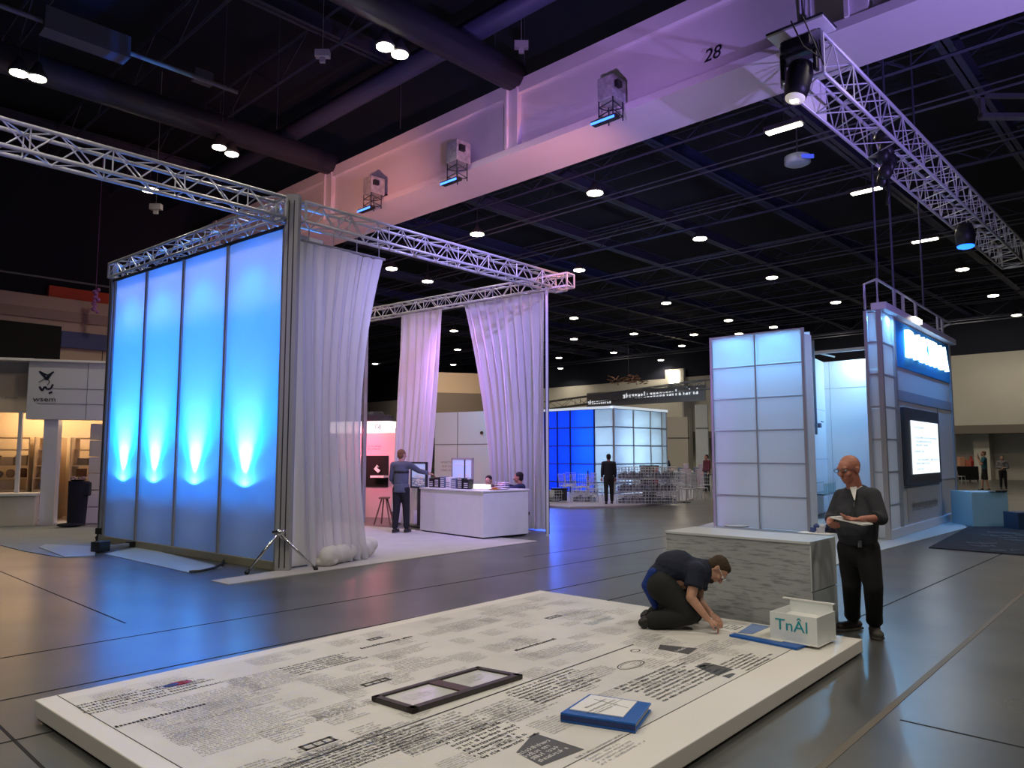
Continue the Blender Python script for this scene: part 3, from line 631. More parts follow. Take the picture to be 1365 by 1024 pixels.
mat_quad('floor_mat', [(52, 731), (60, 727), (130, 730), (126, 742), (86, 744)], mat('light_mat', (.30, .33, .33), .8), 'small light mat lying on the grey mat by the kiosk', z=.02)
# light wall: four fabric panels in a frame with lamps behind, local x = from D to A, y away from viewer
ld = -u1; LW = LAD
lw_ = thing('light_wall', 'tall wall of four glowing blue fabric panels in a grey frame', 'light wall', D, xy(ld))
POST = mat('grey_post', (.33, .33, .34), .5, .2); BACKB = mat('white_backing', (.8, .8, .8), .7)
ZP = 5.02; xs = [.10, 1.38, 2.72, 4.12, LW-.12]
for i in range(4):
    mb = MB(); x0, x1 = xs[i]+.025, xs[i+1]-.025; n = 24
    vs = [(x0+(x1-x0)*k/4, -.02-.012*math.sin(PI*k/4), .12+(ZP-.12)*j/n) for j in range(n+1) for k in range(5)]
    mb.add(vs, [(j*5+k, j*5+k+1, j*5+k+6, j*5+k+5) for j in range(n) for k in range(4)]); part('fabric_panel', mb, FABL, lw_, smooth=True)
for x in xs: part('mullion', MB().box(x-.028, x+.028, -.05, .03, .02, ZP), POST, lw_)
part('sill_rail', MB().box(0, LW, -.07, .04, .0, .12), mat('khaki_rail', (.26, .25, .20), .5), lw_, bevel=.006); part('top_rail', MB().box(0, LW, -.05, .04, ZP, ZP+.05), DARKM, lw_)
part('backing', MB().box(.03, LW-.1, .62, .65, .02, 4.98), BACKB, lw_); part('end_panel', MB().box(.0, .03, .05, .62, .02, 4.98).box(LW-.12, LW-.10, .05, .62, .02, 4.98), BACKB, lw_)
bar = part('baffle_shelf', MB().box(.03, LW-.12, .07, .50, .86, .88), WHITE, lw_)  # unseen shelf, sized to keep blue bounce off the lower fabric
for i in range(4):
    xc = (xs[i]+xs[i+1])/2+(-.08 if i else .05)
    f = part('uplight', MB().lathe([(.06, 1.0), (.075, 1.02), (.075, 1.12)], xc, .24), BLACK, lw_, smooth=True)
    wpos = D+ld*xc+V((-ld.y, ld.x, 0))*.11+V((0, 0, 1.14)); nrm = V((-ld.y, ld.x, 0))
    spot('uplight_near', wpos, wpos+V((0, 0, 1))-nrm*.02, 36, (.06, .50, 1), 158, .25, .03); spot('uplight_flame', wpos, wpos+V((0, 0, 1))-nrm*.12, 620, (.28, .75, 1), 50, 1, .03); spot('uplight_narrow', wpos, wpos+V((0, 0, 1))-nrm*.20, 230, (.0, .36, 1), 80, .8, .03)
    w2_ = D+ld*xc+nrm*.42+V((0, 0, 1.14))
    spot('uplight_wide', w2_, w2_+V((0, 0, 1))-nrm*.12, 820, (.0, .14, 1), 100, .8, .05)
    point('base_fill', D+ld*xc+nrm*.5+V((0, 0, .45)), 1.3, (.45, .65, 1), .15); w3_ = D+ld*xc+nrm*.48+V((0, 0, 4.9)); spot('downlight', w3_, w3_-V((0, 0, 1))-nrm*.05, 210, (.0, .13, 1), 120, 1, .08)  # the low point is an added fill lifting the dim lower fabric
# corner posts
def post(p, w_, d_, h, lab, dirv, m=POST):
    o = thing('booth_post', lab, 'post', p, xy(dirv)); part('column', MB().box(-w_/2, w_/2, -d_/2, d_/2, 0, h), m, o, bevel=.01)
    part('groove', MB().box(-w_/2+.06, -w_/2+.075, -d_/2-.004, -d_/2+.01, .05, h-.1).box(w_/2-.075, w_/2-.06, -d_/2-.004, -d_/2+.01, .05, h-.1), DARKM, o); return o
post(A+V((0.02, -.02, 0)), .21, .14, 5.5, 'wide grey corner post beside the glowing blue panels', (1, 0))
post(D-ld*.06, .12, .12, 5.42, 'grey post at the left end of the blue panels', ld); post(C_, .1, .1, 5.1, 'grey post hidden at the back corner of the booth', ld)
ZT_ = V((0, 0, 5.24))
truss('box_truss', 'silver truss along the top of the glowing blue panels', D+V((0, 0, 5.23)), A+u1*.16+V((0, 0, 5.28)), .27, .025, .011, .3)
truss('box_truss', 'long silver truss from the corner post to the right curtain', A+b1*.14+V((0, 0, 5.26)), B+b1*.35+V((0, 0, 5.22)), .30, .025, .010, .26)
truss('box_truss', 'silver truss coming from the left edge to the corner post', A-b1*5.2+u1*.05+V((0, 0, 5.26)), A-b1*.16+u1*.05+V((0, 0, 5.26)), .30, .028, .010, .3)
truss('box_truss', 'rear silver truss carrying the middle and right curtains', B-u1*.5+V((0, 0, 4.98+.2)), C_+V((0, 0, 5.18)), .26, .022, .009, .24)
# ---- curtains: pleated cloth hung between two lines
def curtain(label, tl, tr_, zt_, bl, br, zb_, folds, amp, m, mid=None, seed=0, rod=True, foot=0):
    tl, tr_, bl, br = V(tl), V(tr_), V(bl), V(br); rg = random.Random(seed)
    o = thing('curtain', label, 'curtain', (tl.x, tl.y, 0)); base = V((tl.x, tl.y, 0))
    d = (tr_-tl).normalized(); nrm = V((-d.y, d.x, 0)); N = folds*10; M = 44
    ph = [rg.uniform(-.5, .5) for _ in range(folds+2)]; am = [rg.uniform(.55, 1.25) for _ in range(folds+2)]
    vs = []
    for j in range(M+1):
        v = j/M
        if mid:
            a = (1-v)**2; b_ = 2*v*(1-v); c = v*v; L = tl*a+V(mid[0])*b_+bl*c; R = tr_*a+V(mid[1])*b_+br*c
        else: L = tl.lerp(bl, v); R = tr_.lerp(br, v)
        gat = max(.55, min(1.9, (tr_-tl).length/max((R-L).length, .2)))
        for i in range(N+1):
            u = i/N; f = u*folds; k_ = int(f); f2 = f-k_; pa_ = ph[k_]*(1-f2)+ph[k_+1]*f2; aa = am[k_]*(1-f2)+am[k_+1]*f2
            off = amp*aa*math.sin(2*PI*f+pa_*2+v*.6)*(.45+.55*min(1, v*3))*gat+.02*math.sin(f*1.3+v*5+seed)
            off += .10*foot*math.sin(PI*u)*max(0, v-.75)*4
            p = L.lerp(R, u)+nrm*off+d*(amp*.4*math.sin(4*PI*f+pa_)); z = zt_+(zb_-zt_)*v
            vs.append((p.x-base.x, p.y-base.y, z))
    W = N+1
    part('cloth', MB().add(vs, [(j*W+i, (j+1)*W+i, (j+1)*W+i+1, j*W+i+1) for j in range(M) for i in range(N)]), m, o, smooth=True)
    if rod:
        e0, e1 = tl-base-d*.05, tr_-base+d*.05; e0.z = e1.z = zt_+.02; part('rod', MB().tube([e0, e1], .02, 8), ALU, o)
        hk = MB()
        for k_ in range(4):
            p = e0.lerp(e1, .08+.28*k_); hk.tube([p, p+V((0, 0, 5.08-zt_))], .008, 5)
        part('hooks', hk, ALU, o)
    return o
A0, B0 = V((A.x, A.y, 0)), V((B.x, B.y, 0))
pR = onplane(510, 340, A, V((-b1.y, b1.x, 0))); sR = (pR-A).dot(b1)
def ab(s, off=0): return A+b1*s+V((-b1.y, b1.x, 0))*off
def abp(px_): q = onplane(px_, 500, A, V((-b1.y, b1.x, 0))); q.z = 0; return q
def bcp(px_): q = onplane(px_, 500, B, V((-u1.y, u1.x, 0))); return (q-B).dot(u1)
curtain('wide sheer white curtain nearest the corner post, gathered at the floor', ab(.22), ab(sR), 4.84, ab(.35, -.1), abp(497), .03, 7, .045, SHEER, (ab(.25), abp(462)), 1, foot=0)
def bcq(px_, o_):
    q = onplane(px_, 500, B+b1*o_, V((-u1.y, u1.x, 0))); q.z = 0; return q
post(B+u1*bcp(729), .07, .07, 5.05, 'thin pale post at the right end of the right curtain', (1, 0), WHITE2)
s0, s1 = bcp(588), bcp(532)
curtain('narrow pink lit curtain in the middle of the booth', B+u1*s1, B+u1*s0, 5.03, B+u1*(s1+.25), B+u1*(s0+.55), .04, 6, .055, VOILE, (B+u1*(s1+.05), B+u1*(s0+.12)), 2)
s0, s1 = bcp(726), bcp(619)
curtain('wide lilac lit curtain at the right corner of the booth', B+u1*s1, B+u1*s0, 5.03, bcq(655, .9), bcq(727, .9), .03, 9, .06, VOILE, (bcq(657, .3), bcq(726, .3)), 3)
# cloth heap and the bits at the curtain's foot
hp = MB()
h_a, h_b = atz(446, 750, 0)-A, atz(497, 738, 0)-A
for i in range(12):
    f = i/11; p = h_a.lerp(h_b, f); hp.ell((p.x, p.y-.45, .15+.02*math.sin(i*2.3)), (.13, .15, .135+.02*math.sin(i*1.9+1)), n=12, m=8)
hp.ell((h_b.x+.02, h_b.y-.42, .2), (.14, .16, .12)); hp.ell((h_a.x-.05, h_a.y-.42, .07), (.2, .14, .07))
solid_ = part('curtain_tail', MB(), WHITE); bpy.data.objects.remove(solid_)
hr = thing('cloth_bundle', 'lumpy white cloth bundle rolled up at the curtain foot', 'cloth', A); blob('cloth', hp, mat('bundle_white', (.62, .60, .56), .85, bump=.5, bs=14), hr, .02, 4)
q = atz(425, 753, 0); cbl = MB(); rg = random.Random(12)
for j in range(4): cbl.tube([(rg.uniform(-.35, .25), rg.uniform(-.12, .12), .02+.012*k_) for k_ in range(5)], .010, 5)
solid('cable_pile', cbl, BLACK, 'tangle of thin black cables beside the curtain foot', 'cables', loc=(q.x, q.y, .013))
# tall pale standing display seen through the sheer curtain
q = atz(449, 722, 0); st = thing('poster_stand', 'narrow standing poster panel seen behind the sheer curtain', 'poster', (q.x, q.y, .013), (1, 0))
part('board', MB().box(-.17, .17, 0, .04, .35, 1.35), mat('blue_grey_poster', (.05, .08, .16), .3), st); part('base', MB().box(-.22, .22, -.15, .15, 0, .03).box(-.03, .03, 0, .04, .03, .35), WHITE2, st)
mb = MB(); rg = random.Random(5)
for i in range(9): mb.tube([(rg.uniform(-.13, .13), -.01, rg.uniform(.45, 1.2)), (rg.uniform(-.13, .13), -.01, rg.uniform(.45, 1.3))], .006, 4)
part('poster_print', mb, WHITE2, st)
# tripod at the corner post
q = A+V((0.0, -.14, 0)); tp = thing('tripod_brace', 'chrome tripod brace standing against the corner post', 'tripod', (q.x, q.y, 0))
h0 = V((0, -.06, .56))
for px_, py_ in ((329, 766), (421, 761), (392, 752)):
    f = atz(px_, py_, 0)-q; f.z = .02; lg = part('leg', MB().tube([h0, f], [.022, .018], 8), CHROME, tp, smooth=True); part('foot', MB().ell((f.x, f.y, .03), (.035, .035, .03)), BLACK, lg)
part('hub', MB().ell(h0, (.05, .04, .05)).tube([h0+V((-.09, 0, .0)), h0+V((.09, 0, .02))], .02, 6), CHROME, tp, smooth=True)
# floor gear at the left end
q = atz(132, 722, 0); fg = thing('clamp_light', 'small black clamp light at the left foot of the blue wall', 'light', q)
part('head', MB().box(-.06, .10, -.06, .06, .14, .26), BLACK, fg, bevel=.02); part('stem', MB().tube([(0, 0, .17), (-.06, 0, .08), (-.03, 0, 0)], .02, 6), BLACK, fg); part('base', MB().box(-.06, .22, -.04, .04, 0, .02), BLACK, fg)
qa, qb = atz(137, 736, 0), atz(202, 727, 0); q = qa; dd = (qb-qa); 
fb = thing('floor_bar', 'low grey metal bar with black end blocks on the strip mat', 'bar', (q.x, q.y, .014), xy(dd))
part('rail', MB().box(0, dd.length, -.04, .04, .02, .08), ALU, fb, bevel=.01); part('end_block', MB().box(-.16, .06, -.1, .1, 0, .17), BLACK, fb, bevel=.01); part('black_cover', MB().box(.5, 1.3, -.05, .05, .01, .10), BLACK, fb)
qq = [atz(a, b, 0)+V((0, 0, .03)) for a, b in ((252, 765), (268, 764), (285, 760), (296, 755), (299, 748))]
solid('floor_cable', MB().tube([p-qq[0] for p in qq], .018, 6), BLACK, 'black cable curling off the end of the strip mat', 'cable', loc=qq[0])
# ---- reception counter, stepped on the carpet
k0 = atz(644, 720, 0); k1 = atz(694, 713, 0); k2 = atz(560, 709, 0)
kd = (k0-k2); KL = kd.length; kd.normalize(); KW = (k1-k0).length
ct = thing('reception_counter', 'white counter box on the booth carpet in front of the right curtain', 'counter', (k2.x, k2.y, .013), xy(kd))
part('body', MB().box(0, KL, 0, KW, .03, .90), WHITE2, ct); part('plinth', MB().box(.03, KL-.03, .03, KW-.03, 0, .03), BLACK, ct); part('worktop', MB().box(-.02, KL+.02, -.02, KW+.02, .90, .93), WHITE2, ct, bevel=.004)
part('side_leg', MB().box(-.14, -.04, .1, .4, 0, .9), mat('dark_grey_leg', (.07, .07, .08), .5), ct)
def K(x, y, z=.943): o_ = k2+kd*x+V((-kd.y, kd.x, 0))*y; return (o_.x, o_.y, z+.001)
KD = xy(kd)
# glass boxes and gear on the counter
GREYG = mat('blue_grey_plastic', (.12, .16, .24), .4); SCR = mat('screen_glow', (.3, .4, .6), .2, emit=(.35, .45, .75), es=.55)
rg = random.Random(21)
desc = ['black squat device', 'dark round-topped gadget', 'slate blue box', 'pale blue slim box', 'clear cornered display cube', 'dark framed cube with bright middle', 'black ribbed case']
for i in range(7):
    x = .05+i*.20; hh = [.20, .22, .24, .23, .21, .22, .20][i]
    o = thing('counter_device', desc[i]+' in the row along the counter back', 'device', K(x+.08, .25), KD)
    part('body', MB().box(-.08, .08, -.07, .07, 0, hh), [BLACK, BLACK, GREYG, WHITE2, GREYG, BLACK, BLACK][i], o, bevel=.012)
    mb = MB(); 
    for j in range(3+i % 3): mb.box(-.06, .06, -.076, -.07, .03+j*.04, .045+j*.04)
    part('vents', mb, WHITE2 if i != 3 else GREYG, o)
o = thing('light_tray', 'bright lit tray glowing on the counter', 'light', K(1.62, .35), KD); part('glow', MB().box(-.18, .18, -.06, .1, 0, .10), mat('tray_glow', (1, 1, .9), emit=(1, .95, .75), es=1.6), o); part('base', MB().box(-.2, .2, -.08, .12, -.0, .02), WHITE, o)
for i in range(5):
    solid('paper_stack', MB().box(-.10, .10, -.07, .07, 0, .008).box(-.09, .11, -.06, .075, .008, .014), WHITE if i % 2 else mat('grey_paper', (.25, .25, .3), .6), ['open magazine beside the lit tray', 'grey brochure on the counter front edge', 'white leaflet pile near the seated woman', 'grey folded leaflet by the seated man', 'white sheet under the seated mans arm'][i], 'paper', loc=K(1.45+.12*i, .5+.13*(i % 3)), d=KD)
o = thing('wire_rack', 'small wire leaflet rack on the counter corner', 'rack', K(1.75, .8), KD); mb = MB()
for z in (0.01, .05, .09, .13):
    mb.tube([(-.16, -.06, z), (.16, -.06, z), (.16, .06, z), (-.16, .06, z), (-.16, -.06, z)], .006, 4)
for x in (-.16, 0, .16): mb.tube([(x, -.06, 0), (x, -.06, .15)], .006, 4)
part('wires', mb, ALU, o)
solid('pastry_plate', MB().lathe([(.09, 0), (.11, .02)], n=16).ell((0, 0, .03), (.06, .04, .025)), mat('orange_bun', (.5, .2, .06), .6), 'small orange bun on the counter by the seated man', 'food', loc=K(KL-.18, .45))
# screens behind the counter
for x0, x1, y_, z0, z1, lab, cat in ((-1.12, -.50, .50, .86, 1.46, 'wide dark framed monitor left of the pair behind the counter', 'monitor'), (-.62, .16, 1.30, .86, 1.55, 'taller silver framed monitor right of the pair behind the counter', 'monitor')):
    o = thing('monitor', lab, cat, K(x0, y_, 0.02), KD); W_ = x1-x0
    part('bezel', MB().box(0, W_, 0, .05, z0, z0+.04).box(0, W_, 0, .05, z1-.04, z1).box(0, .04, 0, .05, z0, z1).box(W_-.04, W_, 0, .05, z0, z1), DARKM if x0 < -1 else ALU, o)
    part('screen', MB().box(.04, W_-.04, .015, .04, z0+.24, z1-.04), SCR, o); 
    lp = part('lower_screen', MB().box(.04, W_-.04, .015, .04, z0+.04, z0+.23), mat('dull_screen', (.15, .18, .25), .3, emit=(.10, .14, .26), es=.6), o)
    mb = MB(); rg = random.Random(3+int(x1*10))
    for i in range(26): xx = rg.uniform(.06, W_-.2); zz = rg.uniform(z0+.05, z0+.30); mb.box(xx, xx+rg.uniform(.03, .16), .008, .014, zz, zz+rg.uniform(.008, .03))
    mb.box(.06, W_-.06, .008, .014, z1-.16, z1-.15)
    part('screen_picture', mb, WHITE2, o)
    if x0 > -1: part('side_panel', MB().box(W_*.62, W_*.66, .0, .014, z0+.24, z1-.04), DARKM, o)
    part('stand', MB().box(W_/2-.05, W_/2+.05, .02, .05, 0.0, z0).box(W_/2-.2, W_/2+.2, -.1, .2, -.005, .02), DARKM, o)
# ---- wooden easel leg beside the standing man
q = atz(512, 700, 0); o = thing('wooden_stool', 'slim wooden folding stool beside the standing man', 'stool', (q.x, q.y, .013))
for dx_, dy_ in ((-.22, -.1), (.16, -.12), (-.1, .2), (.2, .2)): part('leg', MB().tube([(dx_*.25, dy_*.25, .62), (dx_, dy_, 0)], .018, 6), mat('brown_wood', (.16, .08, .05), .5), o)
part('seat', MB().box(-.12, .12, -.12, .12, .60, .64), mat('brown_wood', (.16, .08, .05), .5), o, bevel=.01)
o = solid('mesh_basket', MB().lathe([(.10, 0), (.14, .28), (.12, .28), (.09, .02)], n=12), mat('dark_basket', (.10, .07, .07), .7), 'dark little basket on the carpet behind the stool legs', 'basket', loc=(q.x+.25, q.y+.3, .013))
# ---- pink lit stand behind
RS = aty(504, 606, 20.0); RS.z = 0; rd_ = V((-b1.y, b1.x, 0))*-1; rd_ = V((.94, -.34, 0))
PINK = mat('pink_white_wall', (.70, .52, .54), .6)
o = thing('pink_stand', 'pink lit exhibition stand wall with a black panel', 'stand', (RS.x, RS.y, 0), xy(rd_))
part('wall', MB().box(-1.3, .55, 0, .1, 0, 2.35), PINK, o); part('header', MB().box(-1.3, .5, -.3, .1, 2.22, 2.52), mat('header_glow', (1, 1, 1), emit=(1, .97, .9), es=1.0), o)
part('black_panel', MB().box(-.34, .32, -.04, 0, .80, 1.62), mat('black_felt', (.006, .006, .006), .9), o)
part('wall_text', scribbles(-.3, 1.75, .12, 1.92, lambda x, y: (x, -.012, y), .07, 4, dens=.9), INK, o); text('header_sign', 'GJ', .16, BLACK, o, (.15, -.31, 2.37), sx=1.2)
part('white_arm', MB().tube([(.05, -.08, 1.35), (.0, -.12, 1.28), (.1, -.1, 1.2)], .05, 8).box(-.05, .35, -.3, -.05, 1.05, 1.10), WHITE, o)
spot('pink_spot', RS+V((-.35, -1.4, 2.3)), RS+V((-.25, 0, 1.95)), 110, (1, .10, .28), 60, 1); point('pink_glow', RS+V((-.4, -.9, 1.6)), 50, (1, .22, .30), .1)
q = atz(489, 686, 0); o = thing('orange_lamp_stand', 'glowing orange lamp block on a pink plinth behind the sheer curtain', 'lamp', (q.x, q.y, .013))
part('plinth', MB().box(-.16, .16, -.16, .16, 0, .36), PINK, o); part('lamp_body', MB().lathe([(.17, .36), (.15, .5), (.19, .7), (.13, .92)], n=12), mat('orange_glow', (1, .4, .1), emit=(1, .22, .06), es=7), o, smooth=True)
point('orange_glow', (q.x, q.y-.45, .7), 50, (1, .12, .08), .15)
q = atz(513, 690, 0); solid('white_pouf', MB().lathe([(.25, 0), (.38, .12), (.36, .38), (.22, .50)], n=20), mat('pinkish_white', (.6, .5, .5), .7), 'white sloping seat cushion beside the orange lamp', 'seat', loc=(q.x+.1, q.y+.9, .013), smooth=True)
o = solid('roof_unit', MB().box(-.45, .45, -.3, .3, 0, .16).lathe([(.28, .16), (.2, .26)], n=12), DARKM, 'dark dome shaped unit on top of the pink stand header', 'unit', loc=(RS.x-.1, RS.y+.05, 2.53), bevel=.02)
# ---- white box room behind the counter
wr = aty(652, 606, 22.5); wr.z = 0
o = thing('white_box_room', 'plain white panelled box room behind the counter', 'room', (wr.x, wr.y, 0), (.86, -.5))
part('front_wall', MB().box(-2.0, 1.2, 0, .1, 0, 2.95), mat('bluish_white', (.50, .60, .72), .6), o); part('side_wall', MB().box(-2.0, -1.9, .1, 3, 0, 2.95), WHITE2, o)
part('panel_joint', MB().box(-2.0, 1.2, -.008, 0, 1.95, 1.97).box(-1.15, -1.13, -.008, 0, 0, 2.95).box(.5, .52, -.008, 0, 0, 1.95), mat('joint_grey', (.15, .17, .2), .6), o)
part('vent_cap', MB().lathe([(.05, 0), (.05, .03)], n=12), BLACK, o).matrix_local = Matrix.Translation((-.25, -.01, 2.3)) @ Matrix.Rotation(PI/2, 4, 'X')
part('door_sign', scribbles(-1.75, 1.05, -1.25, 1.5, lambda x, y: (x, -.008, y), .12, 6, dens=.9), INK2, o)
spot('room_cool_fill', wr+V((-.3, -3.0, 5.0)), wr+V((.2, 0, 1.6)), 330, (.45, .68, 1), 80, 1, .2)  # unseen cool spot added to turn the room front bluish
# ================================================================ right hand stands
# grey marble block
g0 = atz(888, 707.5, .87); g1 = atz(1079, 722.5, .87); gd = (g1-g0); GL = gd.length; gd.normalize()
gb = thing('marble_block', 'grey marble clad block in front of the white panel tower', 'block', (g0.x, g0.y, 0), xy(gd))
part('body', MB().box(0, GL, 0, .60, .0, .845), stone(), gb); part('top_slab', MB().box(-.01, GL+.01, -.01, .61, .845, .87), mat('pale_top', (.52, .55, .57), .3), gb, bevel=.004)
part('side_panel', MB().box(GL, GL+.012, .0, .60, .43, .845), mat('smooth_grey', (.46, .50, .52), .35), gb); part('side_panel', MB().box(GL, GL+.012, .0, .60, 0, .42), mat('smooth_grey_low', (.46, .52, .54), .3), gb)
q = atz(972, 701, .87); solid('round_base', MB().lathe([(.13, 0), (.13, .012), (.04, .02)], n=20), ALU, 'flat round metal base on the far edge of the marble block', 'base', loc=(q.x+.05, q.y-.1, .871))
rg = random.Random(31)
for i, (px_, lab, col) in enumerate(((1078, 'small blue and white clutter piece on the block by the standing man', (.05, .08, .25)), (1086, 'pale small object among the clutter on the block', (.5, .5, .6)), (1094, 'dark blue small tool on the block near the standing mans hand', (.02, .03, .10)), (1101, 'tiny black object at the block corner', (.02, .02, .03)))):
    q = atz(px_, 708+i % 2, .87); mb = MB(); mb.box(-.03, .03, -.03, .03, 0, .05).ell((.02, 0, .06), (.03, .03, .03), n=8, m=6).tube([(-.05, 0, .01), (.05, .02, .04)], .008, 5)
    solid('small_tool', mb, mat('tool_%d' % i, col, .4), lab, 'tool', loc=(q.x, q.y-.15, .872))
q = atz(1088, 711, .87); solid('paper_sheet', MB().box(-.16, .16, -.08, .08, 0, .004), WHITE, 'white sheet of paper under the clutter on the block', 'paper', loc=(q.x, q.y, .8705), d=xy(gd))
# panel tower
PT0 = V((4.66, 17.5, 0)); PT1 = V((6.28, 16.0, 0)); pd_ = PT1-PT0; PL = pd_.length; pd_.normalize(); PHH = 4.36
PANB = cloth('backlit_panel', (.80, .82, .84), .5); FRG = mat('pale_grey_frame', (.42, .43, .46), .4, .2)
pt = thing('panel_tower', 'white panel wall of two columns of backlit squares behind the marble block', 'panel wall', PT0, xy(pd_))
part('back_board', MB().box(.02, PL-.02, .40, .43, 0.02, PHH-.02), BACKB, pt)
part('side_cover', MB().box(0, .02, .03, .43, 0, PHH-.1), WHITE2, pt)
part('side_cover', MB().box(PL-.02, PL, .03, .43, 0, PHH-.1), WHITE2, pt)
for i in range(6):
    for j in range(2): part('panel', MB().box(j*PL/2+.03, (j+1)*PL/2-.02, 0, .008, i*PHH/6+.03, (i+1)*PHH/6-.02), PANB, pt)
for x in (0, PL/2-.01, PL-.05): part('upright', MB().box(x, x+(.03 if 0 < x < PL-.1 else .06), -.03, .03, 0, PHH+.02), FRG, pt)
for i in range(7): part('crossbar', MB().box(0, PL, -.025, .02, i*PHH/6-.015, i*PHH/6+.02), FRG, pt)
pn = V((-pd_.y, pd_.x, 0))
for x in (.55, 1.65): area('panel_light', PT0+pd_*x+pn*.22+V((0, 0, PHH-.05)), PT0+pd_*x+pn*.16+V((0, 0, 0)), 48, (.12, .50, 1), .6, .15)
area('panel_glow', PT0+pd_*(PL/2)+pn*.38+V((0, 0, 2.0)), PT0+pd_*(PL/2)+V((0, 0, 2.0)), 13, (.70, .80, 1), 2.0, 3.9)
# folded walls between the towers
W0 = V((6.95, 18.7, .014)); W1 = V((9.2, 22, .014)); W2 = V((11.4, 19.9, .014)); FW = mat('white_flat', (.74, .76, .78), .6)
a = thing('booth_wall', 'narrow left side of the blue washed corner behind the standing man', 'wall panel', W0, xy((W1-W0).normalized()))
L_ = (W1-W0).length; part('board', MB().box(0, L_, 0, .08, 0, 4.35), FW, a); part('joint', MB().box(0, L_, -.006, 0, 2.9, 2.915).box(0, L_, -.006, 0, 1.5, 1.515).box(L_*.55, L_*.56, -.006, 0, 0, 4.35), FRG, a)
b = thing('booth_wall', 'wide right side of the blue washed corner behind the standing man', 'wall panel', W1, xy((W2-W1).normalized()))
L_ = (W2-W1).length; part('board', MB().box(0, L_, 0, .08, 0, 4.35), FW, b); part('fill_housing', MB().box(.2, 2.2, -1.32, -1.18, 4.44, 4.52).box(.3, .34, -1.2, .0, 4.46, 4.5).box(2.0, 2.04, -1.2, .0, 4.46, 4.5), FRG, b); part('joint', MB().box(0, L_, -.006, 0, 3.55, 3.565).box(.15, .16, -.006, 0, 0, 4.35), FRG, b)  # strip housing added to carry the corner fill
wl = W1+V((.15, -2.2, 4.5)); 
spot('corner_light', wl+V((.2, .3, 0)), W1+V((-.2, 0, 3.5)), 90, (.30, .68, 1), 110, 1, .1)
spot('corner_light', W1+V((1.3, -2.3, 4.7)), W1+V((1.3, -.8, 1.9)), 330, (.03, .32, 1), 120, 1, .1)
spot('corner_light', W0+V((1.6, .5, 4.6)), W0+V((.9, 1.6, 3.0)), 60, (.30, .70, 1), 110, 1, .1)
area('corner_fill', W1+V((1.1, -1.25, 4.42)), W1+V((1.25, -.9, 3.9)), 45, (.55, .88, 1), 1.8, .1)  # area fill added to whiten the tops of the corner walls
q = onplane(1083, 657, W0, V((-(W1-W0).normalized().y, (W1-W0).normalized().x, 0))); wd = xy((W1-W0).normalized())
o = thing('wall_shelf', 'thin dark glass shelf on the left side of the blue corner', 'shelf', (q.x, q.y, q.z), wd)
part('board', MB().box(-.7, 1.3, -.45, -.005, -.03, 0), mat('dark_glass', (.04, .09, .10), .1), o)
g = thing('glass_case', 'low greenish glass case standing on the thin shelf', 'case', (q.x, q.y, q.z+.001), wd)
GR = mat('green_glass', (.15, .45, .40), .05, alpha=.45)
for x in (-.5, -.2, .1, .4, .7): part('pane', MB().box(x, x+.29, -.40, -.39, .0, .26), GR, g)
part('top_edge', MB().box(-.5, 1.0, -.41, -.39, .25, .27).box(-.5, 1.0, -.1, -.08, .25, .27), ALU, g)
q = onplane(1083, 560, W0, V((-wd[1], wd[0], 0)))
o = thing('pivot_pole', 'dark blue vertical pole with a round joint on the blue washed wall', 'pole', (q.x, q.y, q.z), wd)
part('pole', MB().box(-.03, .03, -.12, -.06, -.4, 2.2), GREYG, o); part('joint', MB().lathe([(.10, -.06), (.10, .06)], n=16).tube([(-.1, -.12, .1), (.12, -.12, .1)], .02, 6), GREYG, o).location = (.16, -.1, -.15)
# sign tower
NT = V((7.27, 14.7, .014)); TD = V((.656, .755, 0)).normalized(); TL = 6.4; TW = .24; TH = 4.5
tw = thing('sign_tower', 'tall white sign wall with glowing letters and a lit screen', 'sign wall', NT, xy(TD))
TF = mat('tower_white', (.62, .63, .66), .45)
part('frame_post', MB().box(-.04, .05, -.05, .04, 0, TH+.05), FRG, tw); part('frame_post', MB().box(.93, 1.06, -.04, .03, 0, TH), FRG, tw); part('frame_post', MB().box(TL-.14, TL, -.04, TW, 0, TH), FRG, tw); part('frame_post', MB().box(-.04, .03, TW-.03, TW+.03, 0, TH), FRG, tw)
part('back_board', MB().box(.0, TL-.1, TW, TW+.04, 0, TH), BACKB, tw); part('core_wall', MB().box(1.02, 1.06, .03, TW, 0, TH-.1), BACKB, tw)
nr = 7
for i in range(nr):
    z0, z1 = i*TH/nr+.03, (i+1)*TH/nr-.02
    part('glass_panel', MB().box(.06, .92, 0, .008, z0, z1), PANB, tw)
for z in [i*TH/nr for i in range(nr+1)]: part('crossbar', MB().box(0, .95, -.025, .02, z-.015, z+.02).box(-.025, .02, 0, TW, z-.015, z+.02), FRG, tw)
for z0, z1 in ((0.03, 1.25), (1.29, 2.53), (2.57, 3.3), (3.34, 4.46)): part('end_panel', MB().box(-.006, .0, .05, TW-.04, z0, z1), PANB, tw)
part('sign_face', MB().box(1.06, TL-.14, 0, .03, .18, TH-.02), TF, tw); part('skirting', MB().box(.0, TL, -.06, .03, 0, .18), TF, tw, bevel=.01)
part('face_frame', MB().box(1.06, 1.5, -.02, 0, .9, .93).box(TL-1.7, TL-.14, -.02, 0, 1.02, 1.05).box(TL-1.72, TL-1.68, -.02, 0, .18, 2.9), FRG, tw)
part('face_frame', MB().box(1.06, TL-.14, -.02, 0, 2.76, 2.98), mat('band_blue_grey', (.34, .37, .46), .5), tw)
part('cornice', MB().box(-.05, TL+.12, -.16, .12, TH, TH+.14), TF, tw, bevel=.01)
